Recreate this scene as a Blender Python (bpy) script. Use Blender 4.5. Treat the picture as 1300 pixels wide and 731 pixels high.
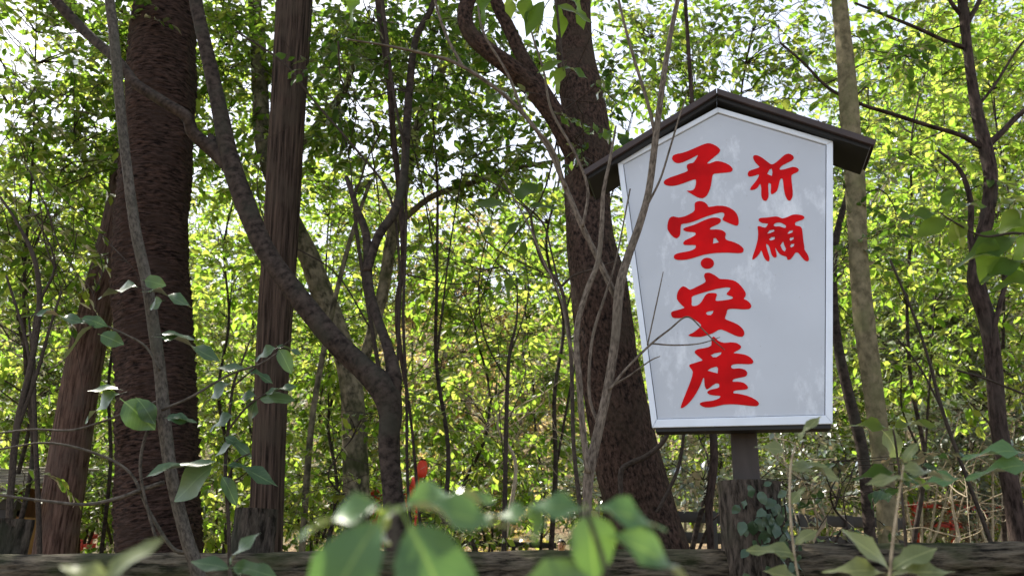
import bpy, math, random
import numpy as np
from mathutils import Vector, Matrix, noise as mnoise

for o in list(bpy.data.objects):
    bpy.data.objects.remove(o)
SC = bpy.context.scene
COL = SC.collection
R = math.radians

# ------------------------------------------------------------------ camera
F = 975.0                      # focal length in photo pixels (photo 1300 x 731)
PITCH, ROLL, CAMZ = 0.338, 0.030, 0.97
R0 = np.array([1.0, 0, 0]); U0 = np.array([0, -math.sin(PITCH), math.cos(PITCH)])
FW = np.array([0, math.cos(PITCH), math.sin(PITCH)])
RT = math.cos(ROLL) * R0 + math.sin(ROLL) * U0
UP = -math.sin(ROLL) * R0 + math.cos(ROLL) * U0
CAM = np.array([0, 0, CAMZ])
cd = bpy.data.cameras.new('camera'); cam = bpy.data.objects.new('camera', cd); COL.objects.link(cam)
cd.sensor_width = 36.0; cd.lens = F / 1300 * 36; cd.clip_start = 0.02; cd.clip_end = 2000
m = Matrix.Identity(4)
for i in range(3):
    m[i][0] = RT[i]; m[i][1] = UP[i]; m[i][2] = -FW[i]; m[i][3] = CAM[i]
cam.matrix_world = m
cd.dof.use_dof = True; cd.dof.focus_distance = 3.0; cd.dof.aperture_fstop = 4.6
SC.camera = cam

# ------------------------------------------------------------------ sky, sun, exposure
SUN_EL, SUN_AZ = R(54), R(-48)          # azimuth from +Y towards +X
w = bpy.data.worlds.new('World'); SC.world = w; w.use_nodes = True
nt = w.node_tree; bg = nt.nodes['Background']
sky = nt.nodes.new('ShaderNodeTexSky'); sky.sky_type = 'NISHITA'; sky.sun_disc = False
sky.sun_elevation = SUN_EL; sky.sun_rotation = SUN_AZ
sky.dust_density = 1.6; sky.air_density = 1.0; sky.ozone_density = 1.0
hs = nt.nodes.new('ShaderNodeHueSaturation'); hs.inputs['Saturation'].default_value = 0.45
nt.links.new(sky.outputs[0], hs.inputs['Color']); nt.links.new(hs.outputs[0], bg.inputs['Color'])
bg.inputs['Strength'].default_value = 0.15
sd = Vector((math.sin(SUN_AZ) * math.cos(SUN_EL), math.cos(SUN_AZ) * math.cos(SUN_EL), math.sin(SUN_EL)))
ld = bpy.data.lights.new('sun', 'SUN'); ld.energy = 5.0; ld.angle = R(0.53); ld.color = (1, 0.93, 0.82)
sun = bpy.data.objects.new('sun', ld); COL.objects.link(sun)
sun.rotation_euler = (-sd).to_track_quat('-Z', 'Y').to_euler(); sun.location = sd * 60
SC.view_settings.view_transform = 'Standard'; SC.view_settings.look = 'None'
SC.view_settings.exposure = 1.3; SC.view_settings.gamma = 1.0; SC.view_settings.use_curve_mapping = False
SC.render.engine = 'CYCLES'
SC.cycles.max_bounces = 7; SC.cycles.diffuse_bounces = 4; SC.cycles.transmission_bounces = 5
SC.cycles.glossy_bounces = 2; SC.cycles.use_denoising = True
SC.cycles.caustics_reflective = False; SC.cycles.caustics_refractive = False

# ------------------------------------------------------------------ pixel -> world
def ray(px, py):
    u = (px - 650) / F; v = (365.5 - py) / F
    return RT * u + UP * v + FW
def P(px, py, Y):              # the point at forward distance Y seen at that photo pixel
    r = ray(px, py); return CAM + r * (Y / r[1])
def to_px(p):
    d = np.asarray(p) - CAM; zf = d @ FW
    return 650 + F * (d @ RT) / zf, 365.5 - F * (d @ UP) / zf, zf

# ------------------------------------------------------------------ materials
MATS = {}
def newmat(name):
    mt = bpy.data.materials.new(name); mt.use_nodes = True
    MATS[name] = mt; t = mt.node_tree
    return mt, t, t.nodes, t.links, t.nodes['Principled BSDF']
def ramp(nd, stops):
    r = nd.new('ShaderNodeValToRGB'); e = r.color_ramp.elements
    while len(e) < len(stops): e.new(0.5)
    for k, (p, c) in enumerate(stops):
        e[k].position = p; e[k].color = (*c, 1)
    return r
BARK_K = dict(bark_sapling=0.72, bark_smooth=0.55, bark_ringed=0.36, bark_cedar=0.42, bark_dark=0.42, bark_pale=0.7, bark_straw=0.9, bark_mottled=0.7, bark_rail=0.42, bark_grey=0.75, bark_red=0.7)
def bark(name, c1, c2, c3=None, scale=(40, 40, 12), bump=0.5, dist=0.01, rough=0.85, moss=None, detail=6):
    k_ = BARK_K.get(name, 0.5); c1, c2 = tuple(v * k_ for v in c1), tuple(v * k_ for v in c2); c3 = tuple(v * k_ for v in c3) if c3 else None
    mt, t, nd, lk, bs = newmat(name)
    at = nd.new('ShaderNodeAttribute'); at.attribute_name = 'tc'
    mp = nd.new('ShaderNodeMapping'); mp.inputs['Scale'].default_value = scale
    n1 = nd.new('ShaderNodeTexNoise'); n1.inputs['Scale'].default_value = 1; n1.inputs['Detail'].default_value = detail
    n1.inputs['Roughness'].default_value = 0.65
    n2 = nd.new('ShaderNodeTexNoise'); n2.inputs['Scale'].default_value = 5; n2.inputs['Detail'].default_value = 4
    lk.new(at.outputs['Vector'], mp.inputs[0]); lk.new(mp.outputs[0], n1.inputs['Vector']); lk.new(at.outputs['Vector'], n2.inputs['Vector'])
    r1 = ramp(nd, [(0.38, c1), (0.5, tuple((a + b) / 2 for a, b in zip(c1, c2))), (0.63, c2)])
    lk.new(n1.outputs['Fac'], r1.inputs[0])
    mx = nd.new('ShaderNodeMixRGB'); r2 = ramp(nd, [(0.48, (0, 0, 0)), (0.68, (0.8, 0.8, 0.8))])
    lk.new(n2.outputs['Fac'], r2.inputs[0]); lk.new(r2.outputs[0], mx.inputs['Fac'])
    lk.new(r1.outputs[0], mx.inputs[1]); mx.inputs[2].default_value = (*(c3 or moss or c2), 1)
    lk.new(mx.outputs[0], bs.inputs['Base Color'])
    bp = nd.new('ShaderNodeBump'); bp.inputs['Strength'].default_value = bump; bp.inputs['Distance'].default_value = dist
    lk.new(n1.outputs['Fac'], bp.inputs['Height']); lk.new(bp.outputs[0], bs.inputs['Normal'])
    bs.inputs['Roughness'].default_value = rough; bs.inputs['Specular IOR Level'].default_value = 0.1
    return mt
def leafmat(name, cols, trans, tfac=0.45, gloss=0.3, rough=0.35, rib=None):
    """front colours, through-light colours (one ramp each over leaf to leaf variation)"""
    mt, t, nd, lk, bs = newmat(name)
    nd.remove(bs); out = nd['Material Output']
    ge = nd.new('ShaderNodeNewGeometry'); oi = nd.new('ShaderNodeObjectInfo')
    ad = nd.new('ShaderNodeMath'); ad.operation = 'ADD'
    fr = nd.new('ShaderNodeMath'); fr.operation = 'FRACT'
    lk.new(ge.outputs['Random Per Island'], ad.inputs[0]); lk.new(oi.outputs['Random'], ad.inputs[1]); lk.new(ad.outputs[0], fr.inputs[0])
    ra = ramp(nd, cols); rb = ramp(nd, trans)
    lk.new(fr.outputs[0], ra.inputs[0]); lk.new(fr.outputs[0], rb.inputs[0])
    no = nd.new('ShaderNodeTexNoise'); no.inputs['Scale'].default_value = 60; no.inputs['Detail'].default_value = 3
    tcn = nd.new('ShaderNodeTexCoord'); lk.new(tcn.outputs['Object'], no.inputs['Vector'])
    df = nd.new('ShaderNodeBsdfDiffuse'); tr = nd.new('ShaderNodeBsdfTranslucent')
    mv = nd.new('ShaderNodeHueSaturation'); mr = nd.new('ShaderNodeMapRange')
    mr.inputs['To Min'].default_value = 0.75; mr.inputs['To Max'].default_value = 1.25
    lk.new(no.outputs['Fac'], mr.inputs[0]); lk.new(mr.outputs[0], mv.inputs['Value']); lk.new(ra.outputs[0], mv.inputs['Color'])
    lk.new(mv.outputs[0], df.inputs[0]); lk.new(rb.outputs[0], tr.inputs[0])
    if rib:
        sp_ = nd.new('ShaderNodeSeparateXYZ'); lk.new(tcn.outputs['Object'], sp_.inputs[0])
        ab = nd.new('ShaderNodeMath'); ab.operation = 'ABSOLUTE'; lk.new(sp_.outputs['X'], ab.inputs[0])
        va = nd.new('ShaderNodeMath'); va.operation = 'MULTIPLY_ADD'; va.inputs[1].default_value = -0.55; lk.new(ab.outputs[0], va.inputs[0]); lk.new(sp_.outputs['Y'], va.inputs[2])
        sn = nd.new('ShaderNodeMath'); sn.operation = 'PINGPONG'; sn.inputs[1].default_value = 0.05; lk.new(va.outputs[0], sn.inputs[0])
        r1_ = nd.new('ShaderNodeMapRange'); r1_.inputs['From Min'].default_value = 0.016; r1_.inputs['From Max'].default_value = 0.034; r1_.inputs['To Min'].default_value = 1; r1_.inputs['To Max'].default_value = 0; lk.new(ab.outputs[0], r1_.inputs[0])
        r2_ = nd.new('ShaderNodeMapRange'); r2_.inputs['From Min'].default_value = 0.0; r2_.inputs['From Max'].default_value = 0.008; r2_.inputs['To Min'].default_value = 0.4; r2_.inputs['To Max'].default_value = 0; lk.new(sn.outputs[0], r2_.inputs[0])
        mxx = nd.new('ShaderNodeMath'); mxx.operation = 'MAXIMUM'; lk.new(r1_.outputs[0], mxx.inputs[0]); lk.new(r2_.outputs[0], mxx.inputs[1])
        for bsdf, src_, col_ in ((df, mv, rib), (tr, rb, tuple(min(1, 1.6 * c) for c in trans[-1][1]))):
            mc = nd.new('ShaderNodeMixRGB'); lk.new(mxx.outputs[0], mc.inputs[0]); lk.new(src_.outputs[0], mc.inputs[1]); mc.inputs[2].default_value = (*col_, 1); lk.new(mc.outputs[0], bsdf.inputs[0])
    m1 = nd.new('ShaderNodeMixShader'); m1.inputs[0].default_value = tfac
    lk.new(df.outputs[0], m1.inputs[1]); lk.new(tr.outputs[0], m1.inputs[2])
    gl = nd.new('ShaderNodeBsdfGlossy'); gl.inputs['Roughness'].default_value = rough
    lw = nd.new('ShaderNodeLayerWeight'); lw.inputs['Blend'].default_value = gloss
    ml = nd.new('ShaderNodeMath'); ml.operation = 'MULTIPLY'; ml.inputs[1].default_value = 0.8
    lk.new(lw.outputs['Fresnel'], ml.inputs[0])
    m2 = nd.new('ShaderNodeMixShader'); lk.new(ml.outputs[0], m2.inputs[0])
    lk.new(m1.outputs[0], m2.inputs[1]); lk.new(gl.outputs[0], m2.inputs[2])
    lk.new(m2.outputs[0], out.inputs['Surface'])
    return mt
def plain(name, col, rough=0.6, var=0.15, scale=8.0, bump=0.0, spec=0.4, metal=0.0, stretch=(1, 1, 1)):
    mt, t, nd, lk, bs = newmat(name)
    tcn = nd.new('ShaderNodeTexCoord'); mp = nd.new('ShaderNodeMapping'); mp.inputs['Scale'].default_value = stretch
    no = nd.new('ShaderNodeTexNoise'); no.inputs['Scale'].default_value = scale; no.inputs['Detail'].default_value = 6
    lk.new(tcn.outputs['Object'], mp.inputs[0]); lk.new(mp.outputs[0], no.inputs['Vector'])
    lo = tuple(max(0, c * (1 - var)) for c in col); hi = tuple(min(1, c * (1 + var)) for c in col)
    r = ramp(nd, [(0.3, lo), (0.7, hi)]); lk.new(no.outputs['Fac'], r.inputs[0]); lk.new(r.outputs[0], bs.inputs['Base Color'])
    bs.inputs['Roughness'].default_value = rough; bs.inputs['Specular IOR Level'].default_value = spec; bs.inputs['Metallic'].default_value = metal
    if bump:
        bp = nd.new('ShaderNodeBump'); bp.inputs['Strength'].default_value = bump; bp.inputs['Distance'].default_value = 0.01
        lk.new(no.outputs['Fac'], bp.inputs['Height']); lk.new(bp.outputs[0], bs.inputs['Normal'])
    return mt

bark('bark_ringed', (0.012, 0.008, 0.007), (0.27, 0.165, 0.135), (0.13, 0.085, 0.07), scale=(16, 16, 70), bump=1.0, dist=0.03, detail=10)
bark('bark_cedar', (0.03, 0.02, 0.016), (0.26, 0.18, 0.14), (0.17, 0.13, 0.10), scale=(60, 60, 2.2), bump=1.0, dist=0.02, detail=9)
bark('bark_brown', (0.03, 0.02, 0.017), (0.15, 0.105, 0.09), (0.095, 0.078, 0.065), scale=(50, 50, 14), bump=0.7, dist=0.008, detail=8)
bark('bark_red', (0.045, 0.024, 0.019), (0.23, 0.145, 0.12), (0.15, 0.11, 0.095), scale=(55, 55, 5), bump=1.0, dist=0.015, detail=9)
bark('bark_smooth', (0.03, 0.023, 0.02), (0.125, 0.095, 0.08), (0.08, 0.078, 0.06), scale=(22, 22, 30), bump=0.35, dist=0.006)
bark('bark_dark', (0.02, 0.013, 0.011), (0.21, 0.13, 0.10), (0.13, 0.095, 0.07), scale=(60, 60, 36), bump=1.0, dist=0.02, detail=9)
bark('bark_mottled', (0.06, 0.055, 0.035), (0.34, 0.29, 0.20), (0.05, 0.06, 0.022), scale=(16, 16, 10), bump=0.4, dist=0.006)
bark('bark_pale', (0.14, 0.12, 0.07), (0.32, 0.27, 0.165), (0.20, 0.20, 0.095), scale=(20, 20, 16), bump=0.35, dist=0.005)
bark('bark_sapling', (0.075, 0.06, 0.048), (0.27, 0.225, 0.185), (0.16, 0.14, 0.11), scale=(150, 150, 45), bump=0.5, dist=0.002)
bark('bark_grey', (0.05, 0.044, 0.037), (0.15, 0.132, 0.112), (0.09, 0.088, 0.068), scale=(120, 120, 60), bump=0.4, dist=0.002)
bark('bark_twig', (0.05, 0.04, 0.034), (0.14, 0.11, 0.09), scale=(150, 150, 60), bump=0.2, dist=0.002)
bark('bark_straw', (0.25, 0.20, 0.14), (0.50, 0.42, 0.30), scale=(150, 150, 40), bump=0.2, dist=0.002)
bark('bark_rail', (0.02, 0.016, 0.011), (0.34, 0.285, 0.21), (0.085, 0.11, 0.04), scale=(46, 46, 9), bump=1.0, dist=0.02, detail=9)
bark('bark_stump', (0.02, 0.016, 0.013), (0.22, 0.18, 0.15), (0.07, 0.075, 0.05), scale=(55, 55, 14), bump=1.0, dist=0.02, detail=9)
G = lambda *a: [(i / max(1, len(a) - 1), c) for i, c in enumerate(a)]
leafmat('leaf_dark', G((0.028, 0.055, 0.02), (0.045, 0.085, 0.022), (0.065, 0.11, 0.028)),
        G((0.09, 0.19, 0.02), (0.17, 0.31, 0.03), (0.25, 0.40, 0.05)), 0.52, 0.15, 0.42)
leafmat('leaf_mid', G((0.04, 0.075, 0.02), (0.06, 0.105, 0.024), (0.075, 0.12, 0.028), (0.10, 0.13, 0.035)),
        G((0.15, 0.29, 0.03), (0.25, 0.42, 0.04), (0.35, 0.51, 0.06), (0.50, 0.55, 0.09)), 0.58, 0.14, 0.45)
leafmat('leaf_bright', G((0.05, 0.09, 0.02), (0.075, 0.12, 0.026), (0.09, 0.13, 0.03), (0.115, 0.135, 0.035)),
        G((0.21, 0.40, 0.035), (0.33, 0.53, 0.05), (0.45, 0.60, 0.08), (0.62, 0.64, 0.12)), 0.62, 0.11, 0.48)
leafmat('leaf_silver', G((0.05, 0.085, 0.05), (0.085, 0.12, 0.075), (0.13, 0.16, 0.11)),
        G((0.14, 0.26, 0.08), (0.28, 0.38, 0.16), (0.42, 0.48, 0.26)), 0.42, 0.6, 0.3)
leafmat('leaf_near', G((0.09, 0.18, 0.08), (0.105, 0.195, 0.085)), G((0.16, 0.32, 0.06), (0.24, 0.40, 0.07)), 0.42, 0.25, 0.42, rib=(0.16, 0.24, 0.10))
leafmat('leaf_glossy', G((0.03, 0.07, 0.03), (0.05, 0.10, 0.042), (0.075, 0.125, 0.05)), G((0.08, 0.17, 0.04), (0.15, 0.26, 0.05)), 0.3, 0.32, 0.3, rib=(0.09, 0.14, 0.07))
leafmat('leaf_ivy', G((0.03, 0.065, 0.035), (0.05, 0.095, 0.055), (0.085, 0.13, 0.085)), G((0.10, 0.2, 0.08), (0.15, 0.26, 0.1)), 0.3, 0.35, 0.35)
leafmat('leaf_pale', G((0.14, 0.175, 0.08), (0.18, 0.21, 0.10)), G((0.30, 0.38, 0.12), (0.40, 0.46, 0.16)), 0.45, 0.25, 0.4, rib=(0.24, 0.27, 0.13))
leafmat('leaf_amber', G((0.12, 0.12, 0.035), (0.18, 0.13, 0.06), (0.24, 0.16, 0.10)), G((0.50, 0.58, 0.08), (0.70, 0.55, 0.16), (0.78, 0.50, 0.28)), 0.5, 0.12, 0.5)
leafmat('leaf_red', G((0.30, 0.025, 0.015), (0.38, 0.04, 0.02)), G((0.75, 0.05, 0.02), (0.85, 0.09, 0.03)), 0.5, 0.2, 0.4)

# ------------------------------------------------------------------ mesh helpers
def link(o, parent=None):
    COL.objects.link(o)
    if parent is not None: o.parent = parent
    return o
def tag(o, label=None, cat=None, group=None, kind=None):
    for k, v in (('label', label), ('category', cat), ('group', group), ('kind', kind)):
        if v: o[k] = v
    return o
def empty(name, loc, label, cat, group=None):
    o = bpy.data.objects.new(name, None); o.location = loc; o.empty_display_size = 0.2
    link(o); return tag(o, label, cat, group)
def mesh_np(name, V, faces, mat, parent=None, tc=None, smooth=True):
    """faces: list of int arrays (n,3) or (n,4)"""
    V = np.asarray(V, np.float32)
    if parent is not None: V = V - np.array(parent.location, np.float32)
    me = bpy.data.meshes.new(name); me.vertices.add(len(V)); me.vertices.foreach_set('co', V.ravel())
    faces = [np.asarray(f, np.int32) for f in faces if len(f)]
    nl = sum(f.size for f in faces); nf = sum(len(f) for f in faces)
    me.loops.add(nl); me.polygons.add(nf)
    me.loops.foreach_set('vertex_index', np.concatenate([f.ravel() for f in faces]))
    tot = np.concatenate([np.full(len(f), f.shape[1], np.int32) for f in faces])
    me.polygons.foreach_set('loop_start', np.concatenate([[0], np.cumsum(tot)[:-1]]).astype(np.int32))
    me.update(calc_edges=True)
    if smooth: me.polygons.foreach_set('use_smooth', np.ones(nf, bool))
    if tc is not None:
        a = me.attributes.new('tc', 'FLOAT_VECTOR', 'POINT'); a.data.foreach_set('vector', np.asarray(tc, np.float32).ravel())
    if mat: me.materials.append(MATS[mat] if isinstance(mat, str) else mat)
    o = bpy.data.objects.new(name, me); link(o, parent)
    return o
def catmull(pts, n):
    pts = np.asarray(pts, float); p = np.vstack([2 * pts[0] - pts[1], pts, 2 * pts[-1] - pts[-2]])
    out = []; k = len(pts) - 1
    for t in np.linspace(0, k, n):
        i = min(int(t), k - 1); s = t - i; a, b, c, d = p[i:i + 4]
        out.append(0.5 * (2 * b + (c - a) * s + (2 * a - 5 * b + 4 * c - d) * s * s + (3 * b - a - 3 * c + d) * s ** 3))
    return np.array(out)
def tube(pts, rad, sides=12, n=None, disp=None, caps=True, seed=0.0):
    """pts (k,3), rad (k,): Catmull-Rom tube. returns V, [faces], tc"""
    pr = np.column_stack([np.asarray(pts, float), np.asarray(rad, float)])
    n = n or max(4, len(pr) * 6)
    c = catmull(pr, n); q = c[:, :3]; r = np.maximum(c[:, 3], 1e-4)
    T = np.gradient(q, axis=0); T /= np.linalg.norm(T, axis=1)[:, None] + 1e-12
    L = np.concatenate([[0], np.cumsum(np.linalg.norm(np.diff(q, axis=0), axis=1))])
    ref = np.array([0.0, -1, 0]) if abs(T[0][1]) < 0.9 else np.array([1.0, 0, 0])
    X = ref - T[0] * (ref @ T[0]); X /= np.linalg.norm(X)
    th = np.linspace(0, 2 * math.pi, sides, endpoint=False); V = np.empty((n, sides, 3)); TC = np.empty((n, sides, 3))
    for i in range(n):
        X = X - T[i] * (X @ T[i]); X /= np.linalg.norm(X); Y = np.cross(T[i], X)
        rr = np.full(sides, r[i])
        if disp:
            rr = rr + np.array([disp(a, L[i], r[i], seed) for a in th])
        V[i] = q[i] + (np.cos(th) * rr)[:, None] * X + (np.sin(th) * rr)[:, None] * Y
        TC[i] = np.column_stack([np.cos(th) * r[i] + seed, np.sin(th) * r[i], np.full(sides, L[i])])
    a = np.arange((n - 1) * sides).reshape(n - 1, sides); b = np.roll(a, -1, axis=1)
    quads = np.stack([a, b, b + sides, a + sides], -1).reshape(-1, 4)
    V = V.reshape(-1, 3); TC = TC.reshape(-1, 3); tris = np.zeros((0, 3), int)
    if caps:
        V = np.vstack([V, q[0], q[-1]]); TC = np.vstack([TC, [[seed, 0, 0], [seed, 0, L[-1]]]])
        i0 = np.arange(sides); j0 = np.roll(i0, -1); base = (n - 1) * sides
        tris = np.vstack([np.column_stack([j0, i0, np.full(sides, n * sides)]), np.column_stack([base + i0, base + j0, np.full(sides, n * sides + 1)])])
    return V, [quads, tris], TC
def join(parts):
    Vs, Q, Tt, C, off = [], [], [], [], 0
    for V, (q, t), tc in parts:
        Vs.append(V); Q.append(q + off); Tt.append(t + off); C.append(tc); off += len(V)
    return np.vstack(Vs), [np.vstack(Q), np.vstack(Tt)], np.vstack(C)
def tube_obj(name, pts, rad, mat, parent=None, sides=12, n=None, disp=None, seed=0.0):
    V, f, tc = tube(pts, rad, sides, n, disp, True, seed)
    return mesh_np(name, V, f, mat, parent, tc)
def prisms(A, B, ra, rb, sides=3):
    """straight tapered sticks, vectorised"""
    A, B = np.asarray(A, float), np.asarray(B, float); n = len(A)
    T = B - A; T /= np.linalg.norm(T, axis=1)[:, None] + 1e-9
    ref = np.where(np.abs(T[:, 2:3]) < 0.9, np.array([[0, 0, 1.0]]), np.array([[1.0, 0, 0]]))
    X = np.cross(T, ref); X /= np.linalg.norm(X, axis=1)[:, None] + 1e-9; Y = np.cross(T, X)
    V = np.empty((n, 2, sides, 3)); TC = np.empty((n, 2, sides, 3))
    ra = np.broadcast_to(ra, (n,)); rb = np.broadcast_to(rb, (n,))
    for s in range(sides):
        a = 2 * math.pi * s / sides; d = math.cos(a) * X + math.sin(a) * Y
        V[:, 0, s] = A + d * ra[:, None]; V[:, 1, s] = B + d * rb[:, None]
    TC[...] = V
    base = (np.arange(n) * 2 * sides)[:, None]; i = np.arange(sides); j = (i + 1) % sides
    q = np.stack([base + i, base + j, base + j + sides, base + i + sides], -1).reshape(-1, 4)
    return V.reshape(-1, 3), [q, np.zeros((0, 3), int)], TC.reshape(-1, 3)
def box_obj(name, x0, x1, y0, y1, z0, z1, mat, parent=None, bevel=0.004, frame=None):
    V = np.array([(x, y, z) for x in (x0, x1) for y in (y0, y1) for z in (z0, z1)], float)
    if frame is not None:
        o, ex, ey, ez = frame; V = o + V[:, :1] * ex + V[:, 1:2] * ey + V[:, 2:] * ez
    f = np.array([(0, 1, 3, 2), (4, 6, 7, 5), (0, 4, 5, 1), (2, 3, 7, 6), (0, 2, 6, 4), (1, 5, 7, 3)])
    ob = mesh_np(name, V, [f], mat, parent, tc=V, smooth=False)
    if bevel:
        b = ob.modifiers.new('bevel', 'BEVEL'); b.width = bevel; b.segments = 2
    return ob

# leaf outlines: (side, along, normal) in units of width / length / length, and faces
def leaf_template(kind):
    if kind == 'lo':
        v = [(0, 0, 0), (0.5, 0.42, 0.05), (0, 1, -0.06), (-0.5, 0.42, 0.05)]
        return np.array(v, float), np.array([(0, 1, 2), (0, 2, 3)])
    if kind == 'mid':
        v = [(0, 0, 0), (0.46, 0.28, 0.04), (0.42, 0.62, 0.03), (0, 1, -0.10), (-0.42, 0.62, 0.03), (-0.46, 0.28, 0.04)]
        return np.array(v, float), np.array([(0, 1, 2), (0, 2, 3), (0, 3, 4), (0, 4, 5)])
    v = [(0, 0, 0), (0.36, 0.22, 0.04), (0.5, 0.48, 0.055), (0.30, 0.76, 0.01), (0, 1.0, -0.10),
         (-0.30, 0.76, 0.01), (-0.5, 0.48, 0.055), (-0.36, 0.22, 0.04), (0, 0.48, 0.0)]
    f = [(0, 1, 8), (1, 2, 8), (2, 3, 8), (3, 4, 8), (4, 5, 8), (5, 6, 8), (6, 7, 8), (7, 0, 8)]
    return np.array(v, float), np.array(f)
def leaf_mesh(name, mat, serr=0.0, wave=0.0, droop=0.16, seed=0):
    """single large leaf, unit length along +Y, unit width, with midrib fold, tip droop and stalk"""
    rng = random.Random(seed)
    rows = [-0.16, 0.0, 0.07, 0.18, 0.32, 0.47, 0.62, 0.76, 0.88, 0.96, 1.0]
    V, Fc = [], []
    for k, t in enumerate(rows):
        wd = 0.5 * (math.sin(math.pi * min(1, abs(t) ** 0.82)) ** 0.85) if 0 < t < 1 else (0.014 if t <= 0 else 0.0)
        if serr and 1 < k < 10: wd *= 1 + serr * (1 if k % 2 else -1)
        z = -droop * t * t + 0.02 * math.sin(6 * t)
        wv = wave * math.sin(9 * t + seed)
        V += [(-wd, t, z + 0.10 * wd + wv * wd), (0, t, z), (wd, t, z + 0.10 * wd - wv * wd)]
    for k in range(len(rows) - 1):
        a = 3 * k
        Fc += [(a, a + 1, a + 4, a + 3), (a + 1, a + 2, a + 5, a + 4)]
    me = bpy.data.meshes.new(name); me.from_pydata(V, [], Fc); me.update()
    me.polygons.foreach_set('use_smooth', [True] * len(me.polygons))
    me.materials.append(MATS[mat]); return me
LEAFM = {}
def get_leaf(mat, var=0):
    key = (mat, var)
    if key not in LEAFM:
        LEAFM[key] = leaf_mesh('leaf', mat, serr=0.05 if mat == 'leaf_pale' else 0.02, wave=0.25 if var else 0.1, droop=(0.10, 0.2, 0.28)[var % 3], seed=var)
    return LEAFM[key]
def nrm(v): return v / (np.linalg.norm(v, axis=-1, keepdims=True) + 1e-9)
def place_leaf(parent, mat, base, d, nr, length, wr, var=0):
    d = d / np.linalg.norm(d); nr = nr - d * (nr @ d); nr = nr / np.linalg.norm(nr); s = np.cross(d, nr)
    o = bpy.data.objects.new('leaf', get_leaf(mat, var)); link(o, parent)
    off = np.array(base) - (np.array(parent.location) if parent is not None else 0)
    mm = Matrix.Identity(4)
    for i in range(3):
        mm[i][0] = s[i] * length * wr; mm[i][1] = d[i] * length; mm[i][2] = nr[i] * length; mm[i][3] = off[i]
    o.matrix_basis = mm
    return o
def mass_leaves(name, pos, d, nr, ln, wr, mat, parent, kind='hi'):
    d = nrm(d); nr = nrm(nr - d * np.sum(nr * d, 1, keepdims=True)); s = np.cross(d, nr)
    tv, tf = leaf_template(kind); n = len(pos); k = len(tv)
    V = (pos[:, None] + s[:, None] * (tv[None, :, 0:1] * (ln * wr)[:, None, None]) + d[:, None] * (tv[None, :, 1:2] * ln[:, None, None])
         + nr[:, None] * (tv[None, :, 2:3] * ln[:, None, None])).reshape(-1, 3)
    f = (tf[None] + (np.arange(n) * k)[:, None, None]).reshape(-1, 3)
    return tag(mesh_np(name, V, [f], mat, parent, smooth=False), kind='stuff')

# ------------------------------------------------------------------ plants made of stems and leaf sprays
def stem_from_px(spec, ground=True, z0=-0.06):
    """spec: (px, py, width px, Y) from the base up; the foot runs on down to the ground"""
    pts = [P(a, b, Y) for a, b, wd, Y in spec]; rad = [wd * 0.5 * ((P(a, b, Y) - CAM) @ FW) / F * 0.96 for a, b, wd, Y in spec]
    if ground and pts[0][2] > 0.05:
        dv = pts[0] - pts[1]; dv = dv / max(1e-6, -dv[2]) if dv[2] < -1e-3 else np.array([0, 0, -1.0])
        dv[:2] = np.clip(dv[:2], -0.4, 0.4); h = pts[0][2]
        mid = pts[0] + dv * h * 0.55 * np.array([0.8, 0.8, 1]); low = pts[0] + np.array([dv[0] * h * 0.75, dv[1] * h * 0.75, -h + z0])
        pts = [low, mid] + pts; rad = [rad[0] * 1.35, rad[0] * 1.1] + rad
    return np.array(pts), np.array(rad)
def blob(px, py, rx, ry, Y, tau, depth=None):
    sc = np.linalg.norm(P(px, py, Y) - CAM) / F
    return dict(c=P(px, py, Y), r=np.array([rx * sc, depth or (rx + ry) * 0.5 * sc, ry * sc]), area=math.pi * rx * ry, tau=tau, Y=Y, sc=sc)
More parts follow.
